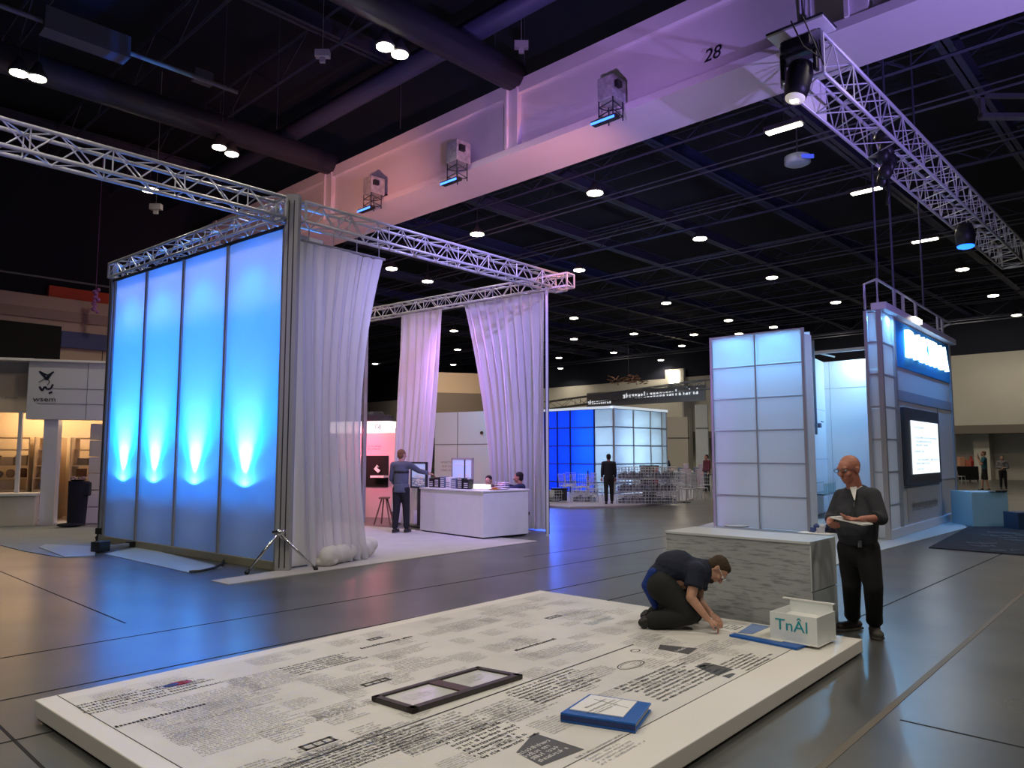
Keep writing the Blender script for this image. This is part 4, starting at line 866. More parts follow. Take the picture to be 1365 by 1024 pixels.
part('screen_surround', MB().box(1.3, 4.42, -.08, 0, .98, 2.62), mat('charcoal_surround', (.08, .09, .115), .4), tw)
scn = part('screen', MB().box(1.75, 4.2, -.095, -.08, 1.22, 2.36), mat('white_screen', (1, 1, 1), .2, emit=(.86, .95, 1), es=1.15), tw)
mb = MB(); rg = random.Random(14); PS = lambda x, y: (x, -.097, y)
for z, x0, w__ in ((2.2, 2.25, 1.0), (1.98, 2.25, 2.1), (1.90, 2.35, 1.8), (1.82, 2.35, 1.3), (1.68, 2.2, .9), (1.50, 2.35, 2.1), (1.42, 2.35, 1.5), (1.30, 2.35, .8)): scribble(mb, x0-.3, z, w__, .05, PS, rg, .9, .18)
part('screen_lettering', mb, mat('screen_ink', (.12, .25, .35), .5, emit=(.05, .1, .15), es=1), scn)
part('lower_panel', MB().box(1.5, 4.55, -.02, 0, .22, .97), mat('lower_grey', (.46, .47, .50), .5), tw)
mb = MB(); scribble(mb, 1.8, .44, 2.3, .2, lambda x, y: (x, -.024, y), random.Random(6), 1, .2, 0); scribble(mb, 1.85, .50, 2.2, .14, lambda x, y: (x, -.024, y), random.Random(8), 1, .2, 0); part('sign_text', mb, INK2, tw)
LETG = mat('letter_glow', (1, 1, 1), emit=(.80, .95, 1), es=3)
part('light_box', MB().box(1.12, TL-.2, -.03, 0, TH-1.02, TH-.05), cloth('blue_acrylic', (.12, .5, .9), .5), tw)
text('glowing_letters', 'DAKTNA', .86, LETG, tw, (1.2+(TL-1.5)/2, -.09, TH-.52), PI/2, 0, .04, sx=1.12)
tn = V((-TD.y, TD.x, 0))
area('letter_light', NT+TD*3.6-tn*.35+V((0, 0, TH-.08)), NT+TD*3.6-tn*.06+V((0, 0, TH-1.4)), 42, (.06, .36, 1), 4.6, .15, 110)
area('tower_glow', NT+TD*.5+tn*.2+V((0, 0, 2.2)), NT+TD*.5+V((0, 0, 2.2)), 4, (.7, .8, 1), .8, 4)
area('tower_light', NT+TD*.5+tn*.13+V((0, 0, TH-.06)), NT+TD*.5+tn*.13, 60, (.15, .50, 1), .8, .12)
l_ = part('spot_bar', MB().box(2.0, 2.6, -.22, -.14, TH+.03, TH+.12), LIT, tw)
rl = MB(); 
rl.tube([(0, 0, TH+.14), (0, 0, TH+.62), (TL+.4, 0, TH+.62), (TL+.4, .3, TH+.5)], .025, 6); rl.tube([(0, TW, TH+.04), (0, TW, TH+.55), (0, 0, TH+.62)], .025, 6)
for x in (1.2, 1.9, 3.0, 5.2, 5.7): rl.box(x, x+.12, -.02, .02, TH+.14, TH+.6)
part('top_rail', rl, FRG, tw)
for (px_, yt) in ((1159, 240), (1190, 230), (1230, 300)):
    r_ = ray(px_, 420); s_ = (px_-682.5)/1000
    k_ = (NT.x-s_*NT.y*1.02)/(s_*TD.y-TD.x); k_ = max(.05, k_); p = NT+TD*k_+V((0, 0, TH+.62))
    o = part('hanging_rod', MB().tube([(0, 0, 0), (0, 0, 12.6-p.z)], .022, 5), STEEL); o.location = p; tag(o, {1159: 'leftmost of three thin rods holding the sign tower rail', 1190: 'middle of three thin rods holding the sign tower rail', 1230: 'rightmost of three thin rods holding the sign tower rail'}[px_], 'rod')
mat_quad('booth_carpet', [(1080, 722), (1100, 760), (1135, 745), (1290, 704), (1272, 690), (1160, 690), (950, 697), (900, 712)], mat('pale_blue_carpet', (.42, .50, .52), .6), 'pale carpet under the blue washed stand and sign tower', cat='carpet')
# patterned rug and cubes
o = mat_quad('patterned_rug', [(1238, 731), (1291, 703), (1450, 703), (1450, 748), (1365, 741)], mat('navy_rug', (.018, .024, .034), .9, var=.5, vs=5), 'dark patterned rug in front of the pale blue cube', cat='rug', z=.018)
rm = MB(); c = o.location; rg = random.Random(77)
for r_ in range(5):
    for i in range(16):
        x, y = rg.uniform(7.9, 13.5), rg.uniform(12.9, 16.4)
        if (x-7.3)/(10.3-7.3) < (y-13.2)/(17-13.2)+.15: continue
        for k_ in range(5): a_ = rg.uniform(0, PI); l = rg.uniform(.1, .3); rm.tube([(x-c.x, y-c.y, .016), (x-c.x+l*math.cos(a_), y-c.y+l*math.sin(a_), .016)], .012, 4); x += .06
part('rug_pattern', rm, mat('rug_grey', (.10, .13, .16), .9), o)
q = atz(1301, 703, 0); q2 = atz(1350, 703, 0); wc = (q2.x-q.x)
solid('pale_blue_cube', MB().box(0, wc, 0, wc, 0, .79), mat('pale_blue', (.30, .52, .62), .5), 'pale blue plinth cube behind the patterned rug', 'cube', loc=(q.x, q.y+.1, .001), bevel=.01)
q = atz(1335, 704, 0); solid('navy_cube', MB().box(0, .33, 0, .5, 0, .37), mat('navy_box', (.02, .05, .11), .5), 'low navy box standing before the pale blue cube', 'box', loc=(q.x+.02, q.y-.55, .013), bevel=.01)
solid('slate_cube', MB().box(0, .6, 0, .5, 0, .37), mat('slate_box', (.05, .09, .16), .5), 'low slate blue box cut by the right edge', 'box', loc=(q.x+.36, q.y-.55, .013), bevel=.01)
for i, px_ in enumerate((1322, 1331, 1338)):
    q = atz(px_, 656, .79); solid('small_dish', MB().lathe([(.05, 0), (.09, .03), (.08, .03)], n=14), [WHITE, BLACK, DARKM][i], ['white little dish on the pale blue cube', 'black little tray on the pale blue cube, left one', 'dark little tray at the right end of the pale blue cube'][i], 'dish', loc=(q.x, q.y, .793))
# far right table and gear
q = atz(1285, 643, 0); tb = thing('draped_table', 'black draped table far behind the sign tower', 'table', (q.x, q.y, 0), (1, .2))
part('drape', MB().box(-.75, .75, -.35, .35, .15, .95), BLACK, tb, bevel=.03); part('frame', MB().tube([(-.7, -.3, 0), (-.7, -.3, .9)], .03, 5).tube([(.7, -.3, 0), (.7, -.3, .9)], .03, 5).tube([(-.7, .3, 0), (-.7, .3, .9)], .03, 5).tube([(.7, .3, 0), (.7, .3, .9)], .03, 5), DARKM, tb)
for i, (dx_, h_, m_, lab) in enumerate(((-.1, .55, mat('peach', (.6, .3, .2), .6), 'peach coloured box on the black draped table'), (.25, .4, mat('salmon', (.6, .18, .12), .6), 'salmon coloured box beside the peach box'), (.5, .6, mat('dark_red', (.35, .02, .02), .6), 'dark red bottle at the end of the black draped table'))):
    mb = MB().box(-.15, .15, -.15, .15, 0, h_) if i < 2 else MB().lathe([(.12, 0), (.14, .3), (.06, .45), (.05, .6)], n=12)
    solid('table_box', mb, m_, lab, 'box', loc=(q.x+dx_, q.y, .952), bevel=.01)
def wirechair(m=None):
    r = thing('wire_chair', 'x', 'chair', (0, 0, 0)); m = m or TRU; mb = MB()
    for x in (-.2, .2):
        for y in (-.2, .2): part('leg', MB().tube([(x, y, 0), (x*.9, y*.9, .45)], .013, 5), m, r)
    mb.tube([(-.19, -.19, .45), (.19, -.19, .45), (.19, .19, .45), (-.19, .19, .45), (-.19, -.19, .45)], .013, 5)
    for k_ in range(5): mb.tube([(-.19+.095*k_, -.19, .45), (-.19+.095*k_, .19, .45)], .006, 4)
    part('seat', mb, m, r); mb = MB().tube([(-.19, .19, .45), (-.2, .25, .88), (.2, .25, .88), (.19, .19, .45)], .013, 5)
    for k_ in range(1, 5): mb.tube([(-.19+.076*k_, .19, .45), (-.19+.076*k_, .25, .88)], .006, 4)
    for z in (.58, .73): mb.tube([(-.2, .22, z), (.2, .22, z)], .006, 4)
    part('backrest', mb, m, r); return r
wc0 = wirechair(); used = [False]
def put_chair(x, y, rz, lab, grp, z=0.0):
    o = wc0 if not used[0] else copy_tree(wc0); used[0] = True
    o.location = (x, y, z); o.rotation_euler = (0, 0, rz); o['label'] = lab; o['group'] = grp
rg = random.Random(90)
for i, (px_, py_) in enumerate(((1300, 642), (1280, 646), (1322, 636), (1295, 636))):
    q = atz(px_, py_, 0); put_chair(q.x, q.y, rg.uniform(0, 6), 'pale wire chair standing near the far black draped table', 'wire chairs by the black draped table')
# ================================================================ blue cube booth
CB = V((4.07, 30.1, .062)); CU = V((-.717, .697, 0)).normalized(); CV = V((.68, .733, 0)).normalized(); CH = 3.44
cub = thing('cube_booth', 'glowing cube booth with a blue left side and a white right side', 'booth', CB, xy(CV))   # x = CV, y = CU
BLF = cloth('blue_lit_fabric', (.05, .16, .75), .6, 0, (.10, .32, 1)); WHF = cloth('white_lit_fabric', (.62, .68, .72), .5)
LL, LR = 5.6, 4.0
ys = [0, .95, 2.2, 2.9, 3.6, 4.3, LL]; zs = [0.05, .45, 1.2, 1.95, 2.7, CH]
for i in range(6):
    for j in range(5): part('panel', MB().box(0, .01, ys[i]+.02, ys[i+1]-.02, zs[j]+.015, zs[j+1]-.015), WHF if i == 0 else BLF, cub)
for i in range(4):
    for j in range(5): part('panel', MB().box([0, 1.4, 2.7, 3.6][i]+.02, [1.4, 2.7, 3.6, LR][i]-.02, 0, .01, zs[j]+.015, zs[j+1]-.015), WHF, cub)
for y in ys: part('upright', MB().box(-.03, .03, y-.03, y+.03, 0, CH), FRG if y < .9 else mat('navy_frame', (.02, .04, .2), .5), cub)
for x in (1.4, 2.7, 3.6, LR): part('upright', MB().box(x-.025, x+.025, -.03, .03, 0, CH), FRG, cub)
for z in zs: part('crossbar', MB().box(-.03, .02, 0, LL, z-.02, z+.02).box(0, LR, -.03, .02, z-.02, z+.02), mat('blue_grey_bar', (.08, .11, .18), .5), cub)
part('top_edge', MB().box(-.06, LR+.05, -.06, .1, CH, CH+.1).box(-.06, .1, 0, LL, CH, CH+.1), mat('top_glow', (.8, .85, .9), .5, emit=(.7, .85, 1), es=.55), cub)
part('inner_wall', MB().box(1.1, 1.14, 1.1, LL, 0, CH).box(1.1, LR, 1.1, 1.14, 0, CH).box(0, LR, LL, LL+.05, 0, CH), BACKB, cub)
def CP(x, y, z): return CB+CV*x+CU*y+V((0, 0, z))
for y in (1.55, 2.6, 3.6, 4.8):
    for z in (.8, 1.6, 2.35, 3.1): point('cube_light', CP(.30 if y < 2 else .5, y, z), 13 if y < 2 else 13, (.30, .60, 1) if y < 2 else (.05, .25, 1), .06)
point('cube_light', CP(.55, .5, 2), 24, (.6, .75, 1), .2)
for x, w__ in ((1.0, 26), (1.9, 34), (3.1, 14)):
    for z in (.6, 1.3, 2.1, 2.9): point('cube_light', CP(x, .42, z), w__*1.1, (.62, .85, 1), .15)
spot('cube_spill', CP(-1.2, 2.6, 3.2), CP(-5, 1.5, 0), 500, (.05, .15, 1), 120, 1, .4)
mat_quad('booth_carpet', [(722, 670), (722, 676), (760, 678.5), (838, 676.5), (915, 670), (925, 666), (925, 655), (722, 655)], mat('lilac_carpet', (.40, .38, .44), .8), 'low pale carpeted floor with clutter before the cube booth', z=.06, cat='carpet')
# clutter: wire chairs, crates, racks before the cube
GC = 'wire chairs before the cube booth'
seen_ = []
for i in range(90):
    if len(seen_) > 21: break
    px_ = rg.choice([rg.uniform(734, 800), rg.uniform(825, 905), rg.uniform(895, 944)]); py_ = rg.uniform(657, 670)
    q = atz(px_, py_, .06)
    if any((q-s_).length < .62 for s_ in seen_) or (q-CB).dot(CV) > -.5 and (q-CB).dot(CU) > -.5: continue
    seen_.append(q); put_chair(q.x, q.y, rg.uniform(0, 6.2), 'pale wire chair in the crowd of chairs before the cube booth', GC, .062)
cr = thing('wire_crate', 'x', 'crate', (0, 0, 0)); mb = MB()
for z in (0, .1, .2, .3, .38):
    mb.tube([(-.22, -.16, z), (.22, -.16, z), (.22, .16, z), (-.22, .16, z), (-.22, -.16, z)], .009, 4)
for x in (-.22, -.11, 0, .11, .22):
    for y in (-.16, .16): mb.tube([(x, y, 0), (x, y, .38)], .008, 4)
part('mesh_cage', mb, TRU, cr)
cc_ = MB(); 
for k_ in range(4): cc_.box(-.18+.1*k_, -.11+.1*k_, -.1, .1, .02, .16+.04*(k_ % 3))
part('contents', cc_, mat('mixed_goods', (.22, .26, .34), .5, var=.8, vs=8), cr)
first = True
for i in range(10):
    for k_ in range(3 if i > 2 else 1):
        o = cr if first else copy_tree(cr); first = False
        q = atz((738, 772, 786, 832, 843, 854, 865, 876, 887, 893)[i], 671.5 if i > 2 else 669.5, .06)
        o.location = (q.x, q.y, .062+k_*.40); o.rotation_euler = (0, 0, rg.uniform(-.3, .9)); o['label'] = 'wire crate of small goods stacked before the cube booth'; o['group'] = 'wire crates before the cube booth'
q = atz(745, 668.5, .06); o = thing('dark_crate', 'dark square crate standing before the blue side of the cube', 'crate', (q.x, q.y-.2, .061), (1, .1)); part('body', MB().box(-.24, .24, -.2, .2, .04, .42), DARKM, o, bevel=.02); part('lid', MB().box(-.26, .26, -.22, .22, .42, .46), BLACK, o); part('handle', MB().tube([(-.1, -.21, .3), (-.1, -.25, .3), (.1, -.25, .3), (.1, -.21, .3)], .012, 5), CHROME, o)
q = atz(862, 660, .06); o = thing('display_bin', 'dark brown bin with a red side above the wire crates', 'bin', (q.x-.1, q.y-1.2, .061), (1, .1)); part('body', MB().box(-.3, .12, -.2, .2, .5, 1.15), mat('brown_black', (.05, .03, .03), .6), o, bevel=.02); part('red_side', MB().box(.12, .3, -.2, .2, .5, 1.1), mat('bright_red', (.5, .03, .03), .5), o, bevel=.02); part('rim', MB().box(-.32, .32, -.22, .22, 1.12, 1.18), BLACK, o); part('stand', MB().box(-.2, .2, -.15, .15, 0, .5), DARKM, o)
for i, (px_, py_, lab) in enumerate(((727, 668, 'pale box at the foot of the right curtain far behind'),)):
    q = atz(px_+8, py_, .06); solid('pale_box', MB().box(-.12, .12, -.12, .12, 0, .4), WHITE2, lab, 'box', loc=(q.x-.05, q.y-.6, .061))
# rail poles
for i, (px_, py_, lab) in enumerate(((784, 664, 'dark thin pole left of the walking person'), (915, 668, 'thin pale pole right of the wire crates'))):
    q = atz(px_, py_, .06); o = thing('barrier_pole', lab, 'pole', (q.x, q.y, .061 if i == 0 else 0)); part('pole', MB().tube([(0, 0, 0), (0, 0, 1.0)], .025, 8), DARKM if i == 0 else ALU, o); part('base', MB().lathe([(.16, 0), (.15, .03)], n=16), DARKM, o)
# tables and gear further right
for i in range(7):
    q = atz(900+7*i, 648+2*(i % 3), 0); solid('display_crate', MB().box(-.25, .25, -.2, .2, 0, .55+.2*(i % 3)).box(-.1, .15, -.1, .1, .55+.2*(i % 3), .8+.2*(i % 3)), [WHITE2, GREYG, mat('dull_pink', (.4, .3, .32), .6)][i % 3], 'pale crate in the line of crates between the cube and the panel tower', 'crate', 'far crates right of the cube', loc=(q.x, q.y, .001), bevel=.03)
# beige panels and column right of the cube, in front of the back wall
for px0, px1, yb, H_, m_, lab in ((889, 920, 640, 4.1, mat('cream_panel', (.56, .52, .44), .7), 'tall cream panel screen right of the cube booth'), (929, 946, 634, 5.6, mat('pale_slab', (.55, .60, .64), .6), 'tall pale slab just left of the panel tower')):
    q = atz(px0, yb, 0); q2 = atz(px1, yb, 0); o = thing('panel_screen', lab, 'screen', (q.x, q.y, 0))
    part('board', MB().box(0, q2.x-q.x, 0, .2, 0, H_), m_, o); part('joint', MB().box(0, q2.x-q.x, -.02, 0, H_*.66, H_*.67).box((q2.x-q.x)*.95, (q2.x-q.x)*.98, -.02, 0, 0, H_), DARKM, o)
q = atz(925, 634, 0); solid('grey_column', MB().box(0, .7, 0, .6, 0, 7.4), mat('column_grey', (.24, .24, .23), .7), 'grey column behind the cream panel screen', 'column', loc=(q.x, q.y+3, 0))
# overhead signs and rig between the cube and the back wall
a = aty(735, 546-24, 44); b_ = aty(946, 500, 36)
o = truss('box_truss', 'long thin dark truss hung above the cube booth', aty(728, 541, 46), aty(944, 512, 37), .45, .03, .015, .9, mat('rig_grey', (.16, .16, .17), .5, .3))
sgd = (b_-a).normalized()
o = thing('overhead_banner', 'long grey hanging banner with white lettering above the cube booth', 'banner', aty(782, 535, 43), xy((aty(940, 522, 37.5)-aty(782, 535, 43)).normalized()))
LB = (aty(940, 522, 37.5)-aty(782, 535, 43)).length
part('board', MB().box(0, LB, 0, .06, -.35, .45), mat('banner_grey', (.20, .20, .20), .7), o); mb = MB(); scribble(mb, 2.6, .0, LB-3.1, .32, lambda x, y: (x, -.01, y), random.Random(3), 1, .25, 0); scribble(mb, .1, -.2, 1.6, .25, lambda x, y: (x, -.01, y), random.Random(5), 1, .25, 0); part('banner_text', mb, mat('lit_letters', (.8, .8, .8), .5, emit=(.8, .85, .9), es=.6), o)
q = aty(838, 507, 44); rg = random.Random(55); mb = MB()
for i in range(46): p = V((rg.uniform(-1.0, 1.0), rg.uniform(-.2, .2), rg.uniform(-.26, .26))); mb.tube([p, p+V((rg.uniform(-.4, .4), rg.uniform(-.1, .1), rg.uniform(-.2, .2)))], .03, 4)
o = thing('rigging_bundle', 'tangled brown rig of fittings hanging over the cube booth', 'rig', q); part('fittings', mb, mat('brown_metal', (.22, .12, .08), .5, .4, var=.8, vs=3), o); part('cable', MB().tube([(0, 0, .2), (0, 0, 12.6-q.z)], .02, 4), DARKM, o)
# low bulkhead and lit ledge between the left curtains
o = thing('overhead_soffit', 'dark soffit with a warm lit upper edge seen between the curtains', 'soffit', aty(575, 548, 38), xy(HV*-1))
o.rotation_euler = (0, 0, math.atan2(.3, 1))
part('fascia', MB().box(-1.2, 5.2, 0, .2, -.2, .95), WBD, o); part('upper_wall', MB().box(-1.2, 5.2, .1, .3, .95, 2.0), mat('warm_upper', (.50, .40, .28), .8), o)
spot('soffit_light', aty(600, 520, 35), aty(605, 532, 38), 220, (1, .75, .45), 120, 1)
# ================================================================ white kiosk at the left
kp = atz(-40, 702, 0); KDR = V((.955, .296, 0)).normalized(); ks = thing('white_kiosk', 'white exhibition kiosk with a bird emblem on its fascia', 'kiosk', (kp.x, kp.y, 0), xy(KDR))
KN = V((-KDR.y, KDR.x, 0))
def kx(px_): 
    q = onplane(px_, 600, kp, KN); return (q-kp).dot(KDR)
def kz(px_, py_): return onplane(px_, py_, kp, KN).z
KW_ = mat('kiosk_white', (.58, .60, .64), .5); KCR = mat('kiosk_cream', (.62, .52, .40), .6)
part('fascia', MB().box(kx(36), kx(158), -.25, .1, kz(80, 560), kz(80, 484)), KW_, ks, bevel=.01)
part('fascia_joint', MB().box(kx(70), kx(158), -.256, -.25, kz(100, 520), kz(100, 520)+.012).box(kx(50), kx(158), -.256, -.25, kz(100, 540), kz(100, 540)+.012).box(kx(115), kx(115)+.012, -.256, -.25, kz(80, 560), kz(80, 484)), mat('joint_grey', (.15, .17, .2), .6), ks)
part('top_edge', MB().box(kx(-40), kx(158), -.3, .4, kz(80, 484), kz(80, 484)+.05), WHITE, ks)
part('column', MB().box(kx(60), kx(79), -.2, .15, 0, kz(80, 560)), KW_, ks); part('slim_post', MB().prism([(kx(24), -.1), (kx(29), -.1), (kx(29), 0), (kx(24), 0)], .6, kz(30, 548)), KW_, ks)
part('cream_fascia', MB().box(kx(-60), kx(35), 0, .1, kz(10, 550), kz(10, 497)), KCR, ks); part('upper_fascia', MB().box(kx(-60), kx(36), .1, .2, kz(10, 497), kz(10, 476)), mat('grey_white', (.45, .44, .42), .6), ks)
part('fascia_text', scribbles(kx(2), kz(10, 536), kx(20), kz(10, 526), lambda x, y: (x, -.008, y), .10, 3, dens=.9), INK2, ks)
part('back_wall', MB().box(kx(-60), kx(150), 2.3, 2.4, 0, kz(80, 520)), KCR, ks); part('ceiling_panel', MB().box(kx(-60), kx(150), .1, 2.3, kz(80, 540), kz(80, 540)+.05), KCR, ks)
for i in range(6): h6 = kz(135, 565)/6; part('block_panel', MB().box(kx(121), kx(152), -.15, .3, i*h6+.008, (i+1)*h6-.008), mat('block_white', (.56, .50, .46), .6), ks, bevel=.012)
part('front_counter', MB().box(kx(-60), kx(60), -.45, -.2, 0, .70), mat('draped_white', (.60, .56, .50), .8, bump=.6, bs=3), ks, bevel=.03); part('counter_top', MB().box(kx(-60), kx(60), -.5, .3, .70, .76), WHITE2, ks, bevel=.01)
# emblem: small bird and strokes, lettering under it
em = MB(); ex, ez = kx(61), kz(61, 520); yy = -.258
def st_(pts, w_=.018):
    for (x0, z0), (x1, z1) in zip(pts, pts[1:]):
        d_ = V((x1-x0, z1-z0)); n_ = V((-d_.y, d_.x)).normalized()*w_
        em.add([(ex+x0-n_.x, yy, ez+z0-n_.y), (ex+x1-n_.x, yy, ez+z1-n_.y), (ex+x1+n_.x, yy, ez+z1+n_.y), (ex+x0+n_.x, yy, ez+z0+n_.y)], [(0, 1, 2, 3), (3, 2, 1, 0)])
st_([(-.16, .42), (-.02, .26), (.14, .42)]); st_([(-.16, .42), (-.05, .36), (.02, .33), (.14, .42)]); st_([(-.08, .36), (.0, .22), (.08, .36)], .025); st_([(-.16, .16), (.02, .30)], .008); st_([(.02, .24), (.07, .18), (.02, .10)], .008)
st_([(-.14, .06), (-.08, -.04), (-.03, .06), (.03, .0), (.1, .02), (.14, .12)], .022); st_([(.06, -.1), (.13, -.06)], .022)
part('emblem', em, mat('emblem_ink', (.03, .04, .08), .6), ks); text('emblem_text', 'wsem', .17, INK, ks, (ex-.02, yy, ez-.24), PI/2, 0, .002, sx=1.2)
part('floor_plate', MB().box(kx(-60), kx(150), -.1, 2.3, 0, .03), WHITE2, ks)
for x in (kx(-25), kx(15), kx(45), kx(100)): 
    p = kp+KDR*x+KN*1.5+V((0, 0, 2.55)); point('kiosk_light', p, 20, (1, .66, .34), .1)
# kiosk shelves with goods
GOODS = [mat('goods_%d' % i, c, .6) for i, c in enumerate(((.05, .03, .02), (.12, .05, .03), (.30, .22, .16), (.02, .02, .02), (.22, .10, .06), (.45, .38, .32), (.16, .15, .15)))]
gname = ['dark', 'rust brown', 'sandy', 'black', 'reddish brown', 'pale', 'grey']
rg = random.Random(17)
for sx0, sx1, lab in ((kx(-45), kx(20), 'left bay of stepped kiosk shelves full of dark goods'), (kx(29), kx(59), 'middle bay of kiosk shelves between the two white posts'), (kx(80), kx(118), 'right bay of kiosk shelves beside the block panels')):
    bay = {kx(-45): 'left', kx(29): 'middle', kx(80): 'right'}[sx0]
    sp_ = kp+KDR*sx0+KN*1.0; o = thing('goods_shelf', lab, 'shelf', (sp_.x, sp_.y, .031), xy(KDR))
    for i, z in enumerate((.75, 1.05, 1.35, 1.75, 2.05)): part('board', MB().box(0, sx1-sx0, .1*i, .5+.1*i if i < 4 else .8, z-.03, z), KCR, o)
    part('side', MB().box(-.02, 0, 0, .9, 0, 2.05).box(sx1-sx0, sx1-sx0+.02, 0, .9, 0, 2.05), KCR, o)
    for i, z in enumerate((.75, 1.05, 1.35)):
        x = .08
        while x < sx1-sx0-.3:
            w__ = rg.uniform(.18, .34); h_ = rg.uniform(.14, .26); gi = rg.randrange(7); p = sp_+KDR*(x+w__/2)+KN*(.2+.1*i)
            mb = MB().box(-w__/2, w__/2, -.09, .09, 0, h_) if rg.random() < .6 else MB().lathe([(w__*.3, 0), (w__*.45, h_*.4), (w__*.4, h_*.8), (w__*.2, h_)], n=12)
            solid('shelf_goods', mb, GOODS[gi], '%s goods packed on the %s bay of the kiosk shelves, %s row' % (gname[gi], bay, ['lowest', 'second', 'third'][i]), 'goods', 'goods on the kiosk shelves', loc=(p.x, p.y, z+.032), d=xy(KDR), bevel=.01)
            x += w__+.02
# black draped lectern with pink flowers by the kiosk
q = atz(101, 703, 0); o = thing('black_lectern', 'black cloth covered lectern in front of the kiosk', 'lectern', (q.x, q.y, .022), xy(KDR))
mb = MB(); mb.cap((0, 0, .02), .19, (.02, 0, 1.02), .22, side=V((1, 0, 0)), flat=.7, ends=(0, 0), n=18); part('drape', mb, mat('black_cloth', (.010, .010, .02), .95), o, smooth=False)
part('fold', MB().box(.12, .26, -.12, .12, .68, 1.0), mat('black_cloth', (.010, .010, .02), .95), o, bevel=.03); part('hem', MB().ell((-.1, -.05, .04), (.28, .16, .05)), mat('black_cloth', (.010, .010, .02), .95), o)
o2 = thing('flower_dish', 'small dish of pinkish flowers on the black lectern', 'flowers', (q.x, q.y, 1.07)); fm = MB()
for i in range(14): fm.ell((rg.uniform(-.2, .12), rg.uniform(-.08, .08), rg.uniform(.0, .06)), (.03, .03, .025), n=7, m=5)
part('blossoms', fm, mat('mauve_bloom', (.30, .20, .26), .7), o2); part('stem', MB().tube([(.0, 0, 0), (.03, 0, .1), (.08, 0, .13)], .008, 5).tube([(.0, 0, 0), (-.02, 0, .12)], .006, 5), mat('stem_green', (.05, .08, .04), .7), o2); part('dish', MB().lathe([(.12, -.02), (.18, .01)], n=16), BLACK, o2)
qa = atz(-10, 697, 0); o = solid('tool_pole', MB().tube([(0, 0, .05), (1.1, .1, .04)], .03, 6).ell((.35, .03, .08), (.12, .07, .08)).tube([(.5, 0, .05), (.42, .1, .25), (.62, .1, .06)], .012, 5), BLACK, 'black folded tool lying on the mat before the draped counter', 'tool', loc=(qa.x, qa.y, .014), smooth=True)
q = atz(128, 386, 7.3); fm = MB(); rg = random.Random(2)
for i in range(12): fm.ell((rg.uniform(-.07, .07), rg.uniform(-.06, .06), -.07*i), (rg.uniform(.05, .1), .07, .07), n=7, m=5)
fm.tube([(0, 0, 0), (0, 0, 5.2)], .01, 4)
solid('hanging_ornament', fm, mat('purple_knot', (.30, .12, .40), .6), 'knotted purple bundle hanging over the mauve wall', 'ornament', loc=q, smooth=True)
# ================================================================ people
def head(mb, c, f, up, s=1.0):
    c = V(c); f = V(f).normalized(); up = V(up); up = (up-f*up.dot(f)).normalized(); r = f.cross(up); ax = (r, f, up)
    e = lambda a, b, g, rad: mb.ell(c+(r*a+f*b+up*g)*s, [x*s for x in rad], ax)
    e(0, -.012, .03, (.074, .094, .088)); e(0, .022, -.045, (.058, .068, .072)); e(0, .055, -.088, (.028, .026, .022)); e(0, .045, .03, (.058, .050, .055))
    mb.cap(c+(f*.088+up*.012)*s, .011*s, c+(f*.112-up*.028)*s, .015*s); e(0, .098, -.032, (.019, .012, .010))
    mb.cap(c+(f*.086-r*.035+up*.026)*s, .012*s, c+(f*.086+r*.035+up*.026)*s, .012*s); e(0, .084, -.060, (.026, .012, .008)); e(0, .082, -.070, (.022, .012, .007))
    for sg in (-1, 1): e(sg*.040, .066, -.025, (.022, .024, .020)); e(sg*.076, -.008, -.008, (.008, .018, .030)); e(sg*.080, -.016, .0, (.006, .014, .022))
    return r, f, up
def eyes(parent, c, f, up, s=1.0):
    c = V(c); f = V(f).normalized(); up = (V(up)-f*V(up).dot(f)).normalized(); r = f.cross(up)
    for sg in (-1, 1):
        e = part('eye', MB().ell(c+(r*sg*.031+f*.083+up*.006)*s, (.011*s,)*3), WHITE, parent, smooth=True); part('iris', MB().ell(c+(r*sg*.031+f*.092+up*.005)*s, (.005*s,)*3), BLACK, e)
def hand(mb, w_, d_, n_, curl=.5, thumb=1, s=1.0):
    """palm, four fingers of unequal length bent towards n_, thumb off the side"""
    w_ = V(w_); d_ = V(d_).normalized(); n_ = V(n_); n_ = (n_-d_*n_.dot(d_)).normalized(); a = d_.cross(n_)*thumb
    mb.cap(w_, .024*s, w_+d_*.07*s, .034*s, side=a, flat=.5)
    for i, L in enumerate((.072, .082, .076, .060)):
        p = w_+(d_*.085+a*(.030-.020*i))*s; q = p+(d_*math.cos(curl)+n_*math.sin(curl))*L*.55*s; c2 = curl*2.1
        t = q+(d_*math.cos(c2)+n_*math.sin(c2))*L*.5*s; mb.cap(w_+(d_*.05+a*(.026-.017*i))*s, .010*s, p, .0092*s, n=8); mb.cap(p, .0092*s, q, .0085*s, n=8); mb.cap(q, .0085*s, t, .0072*s, n=8)
    b0 = w_+(d_*.02+a*.024)*s; b1_ = b0+(d_*.035+a*.028+n_*.012)*s; b2 = b1_+(d_*.032+a*.004+n_*.016)*s
    mb.cap(b0, .014*s, b1_, .0115*s, n=8); mb.cap(b1_, .0115*s, b2, .0092*s, n=8)
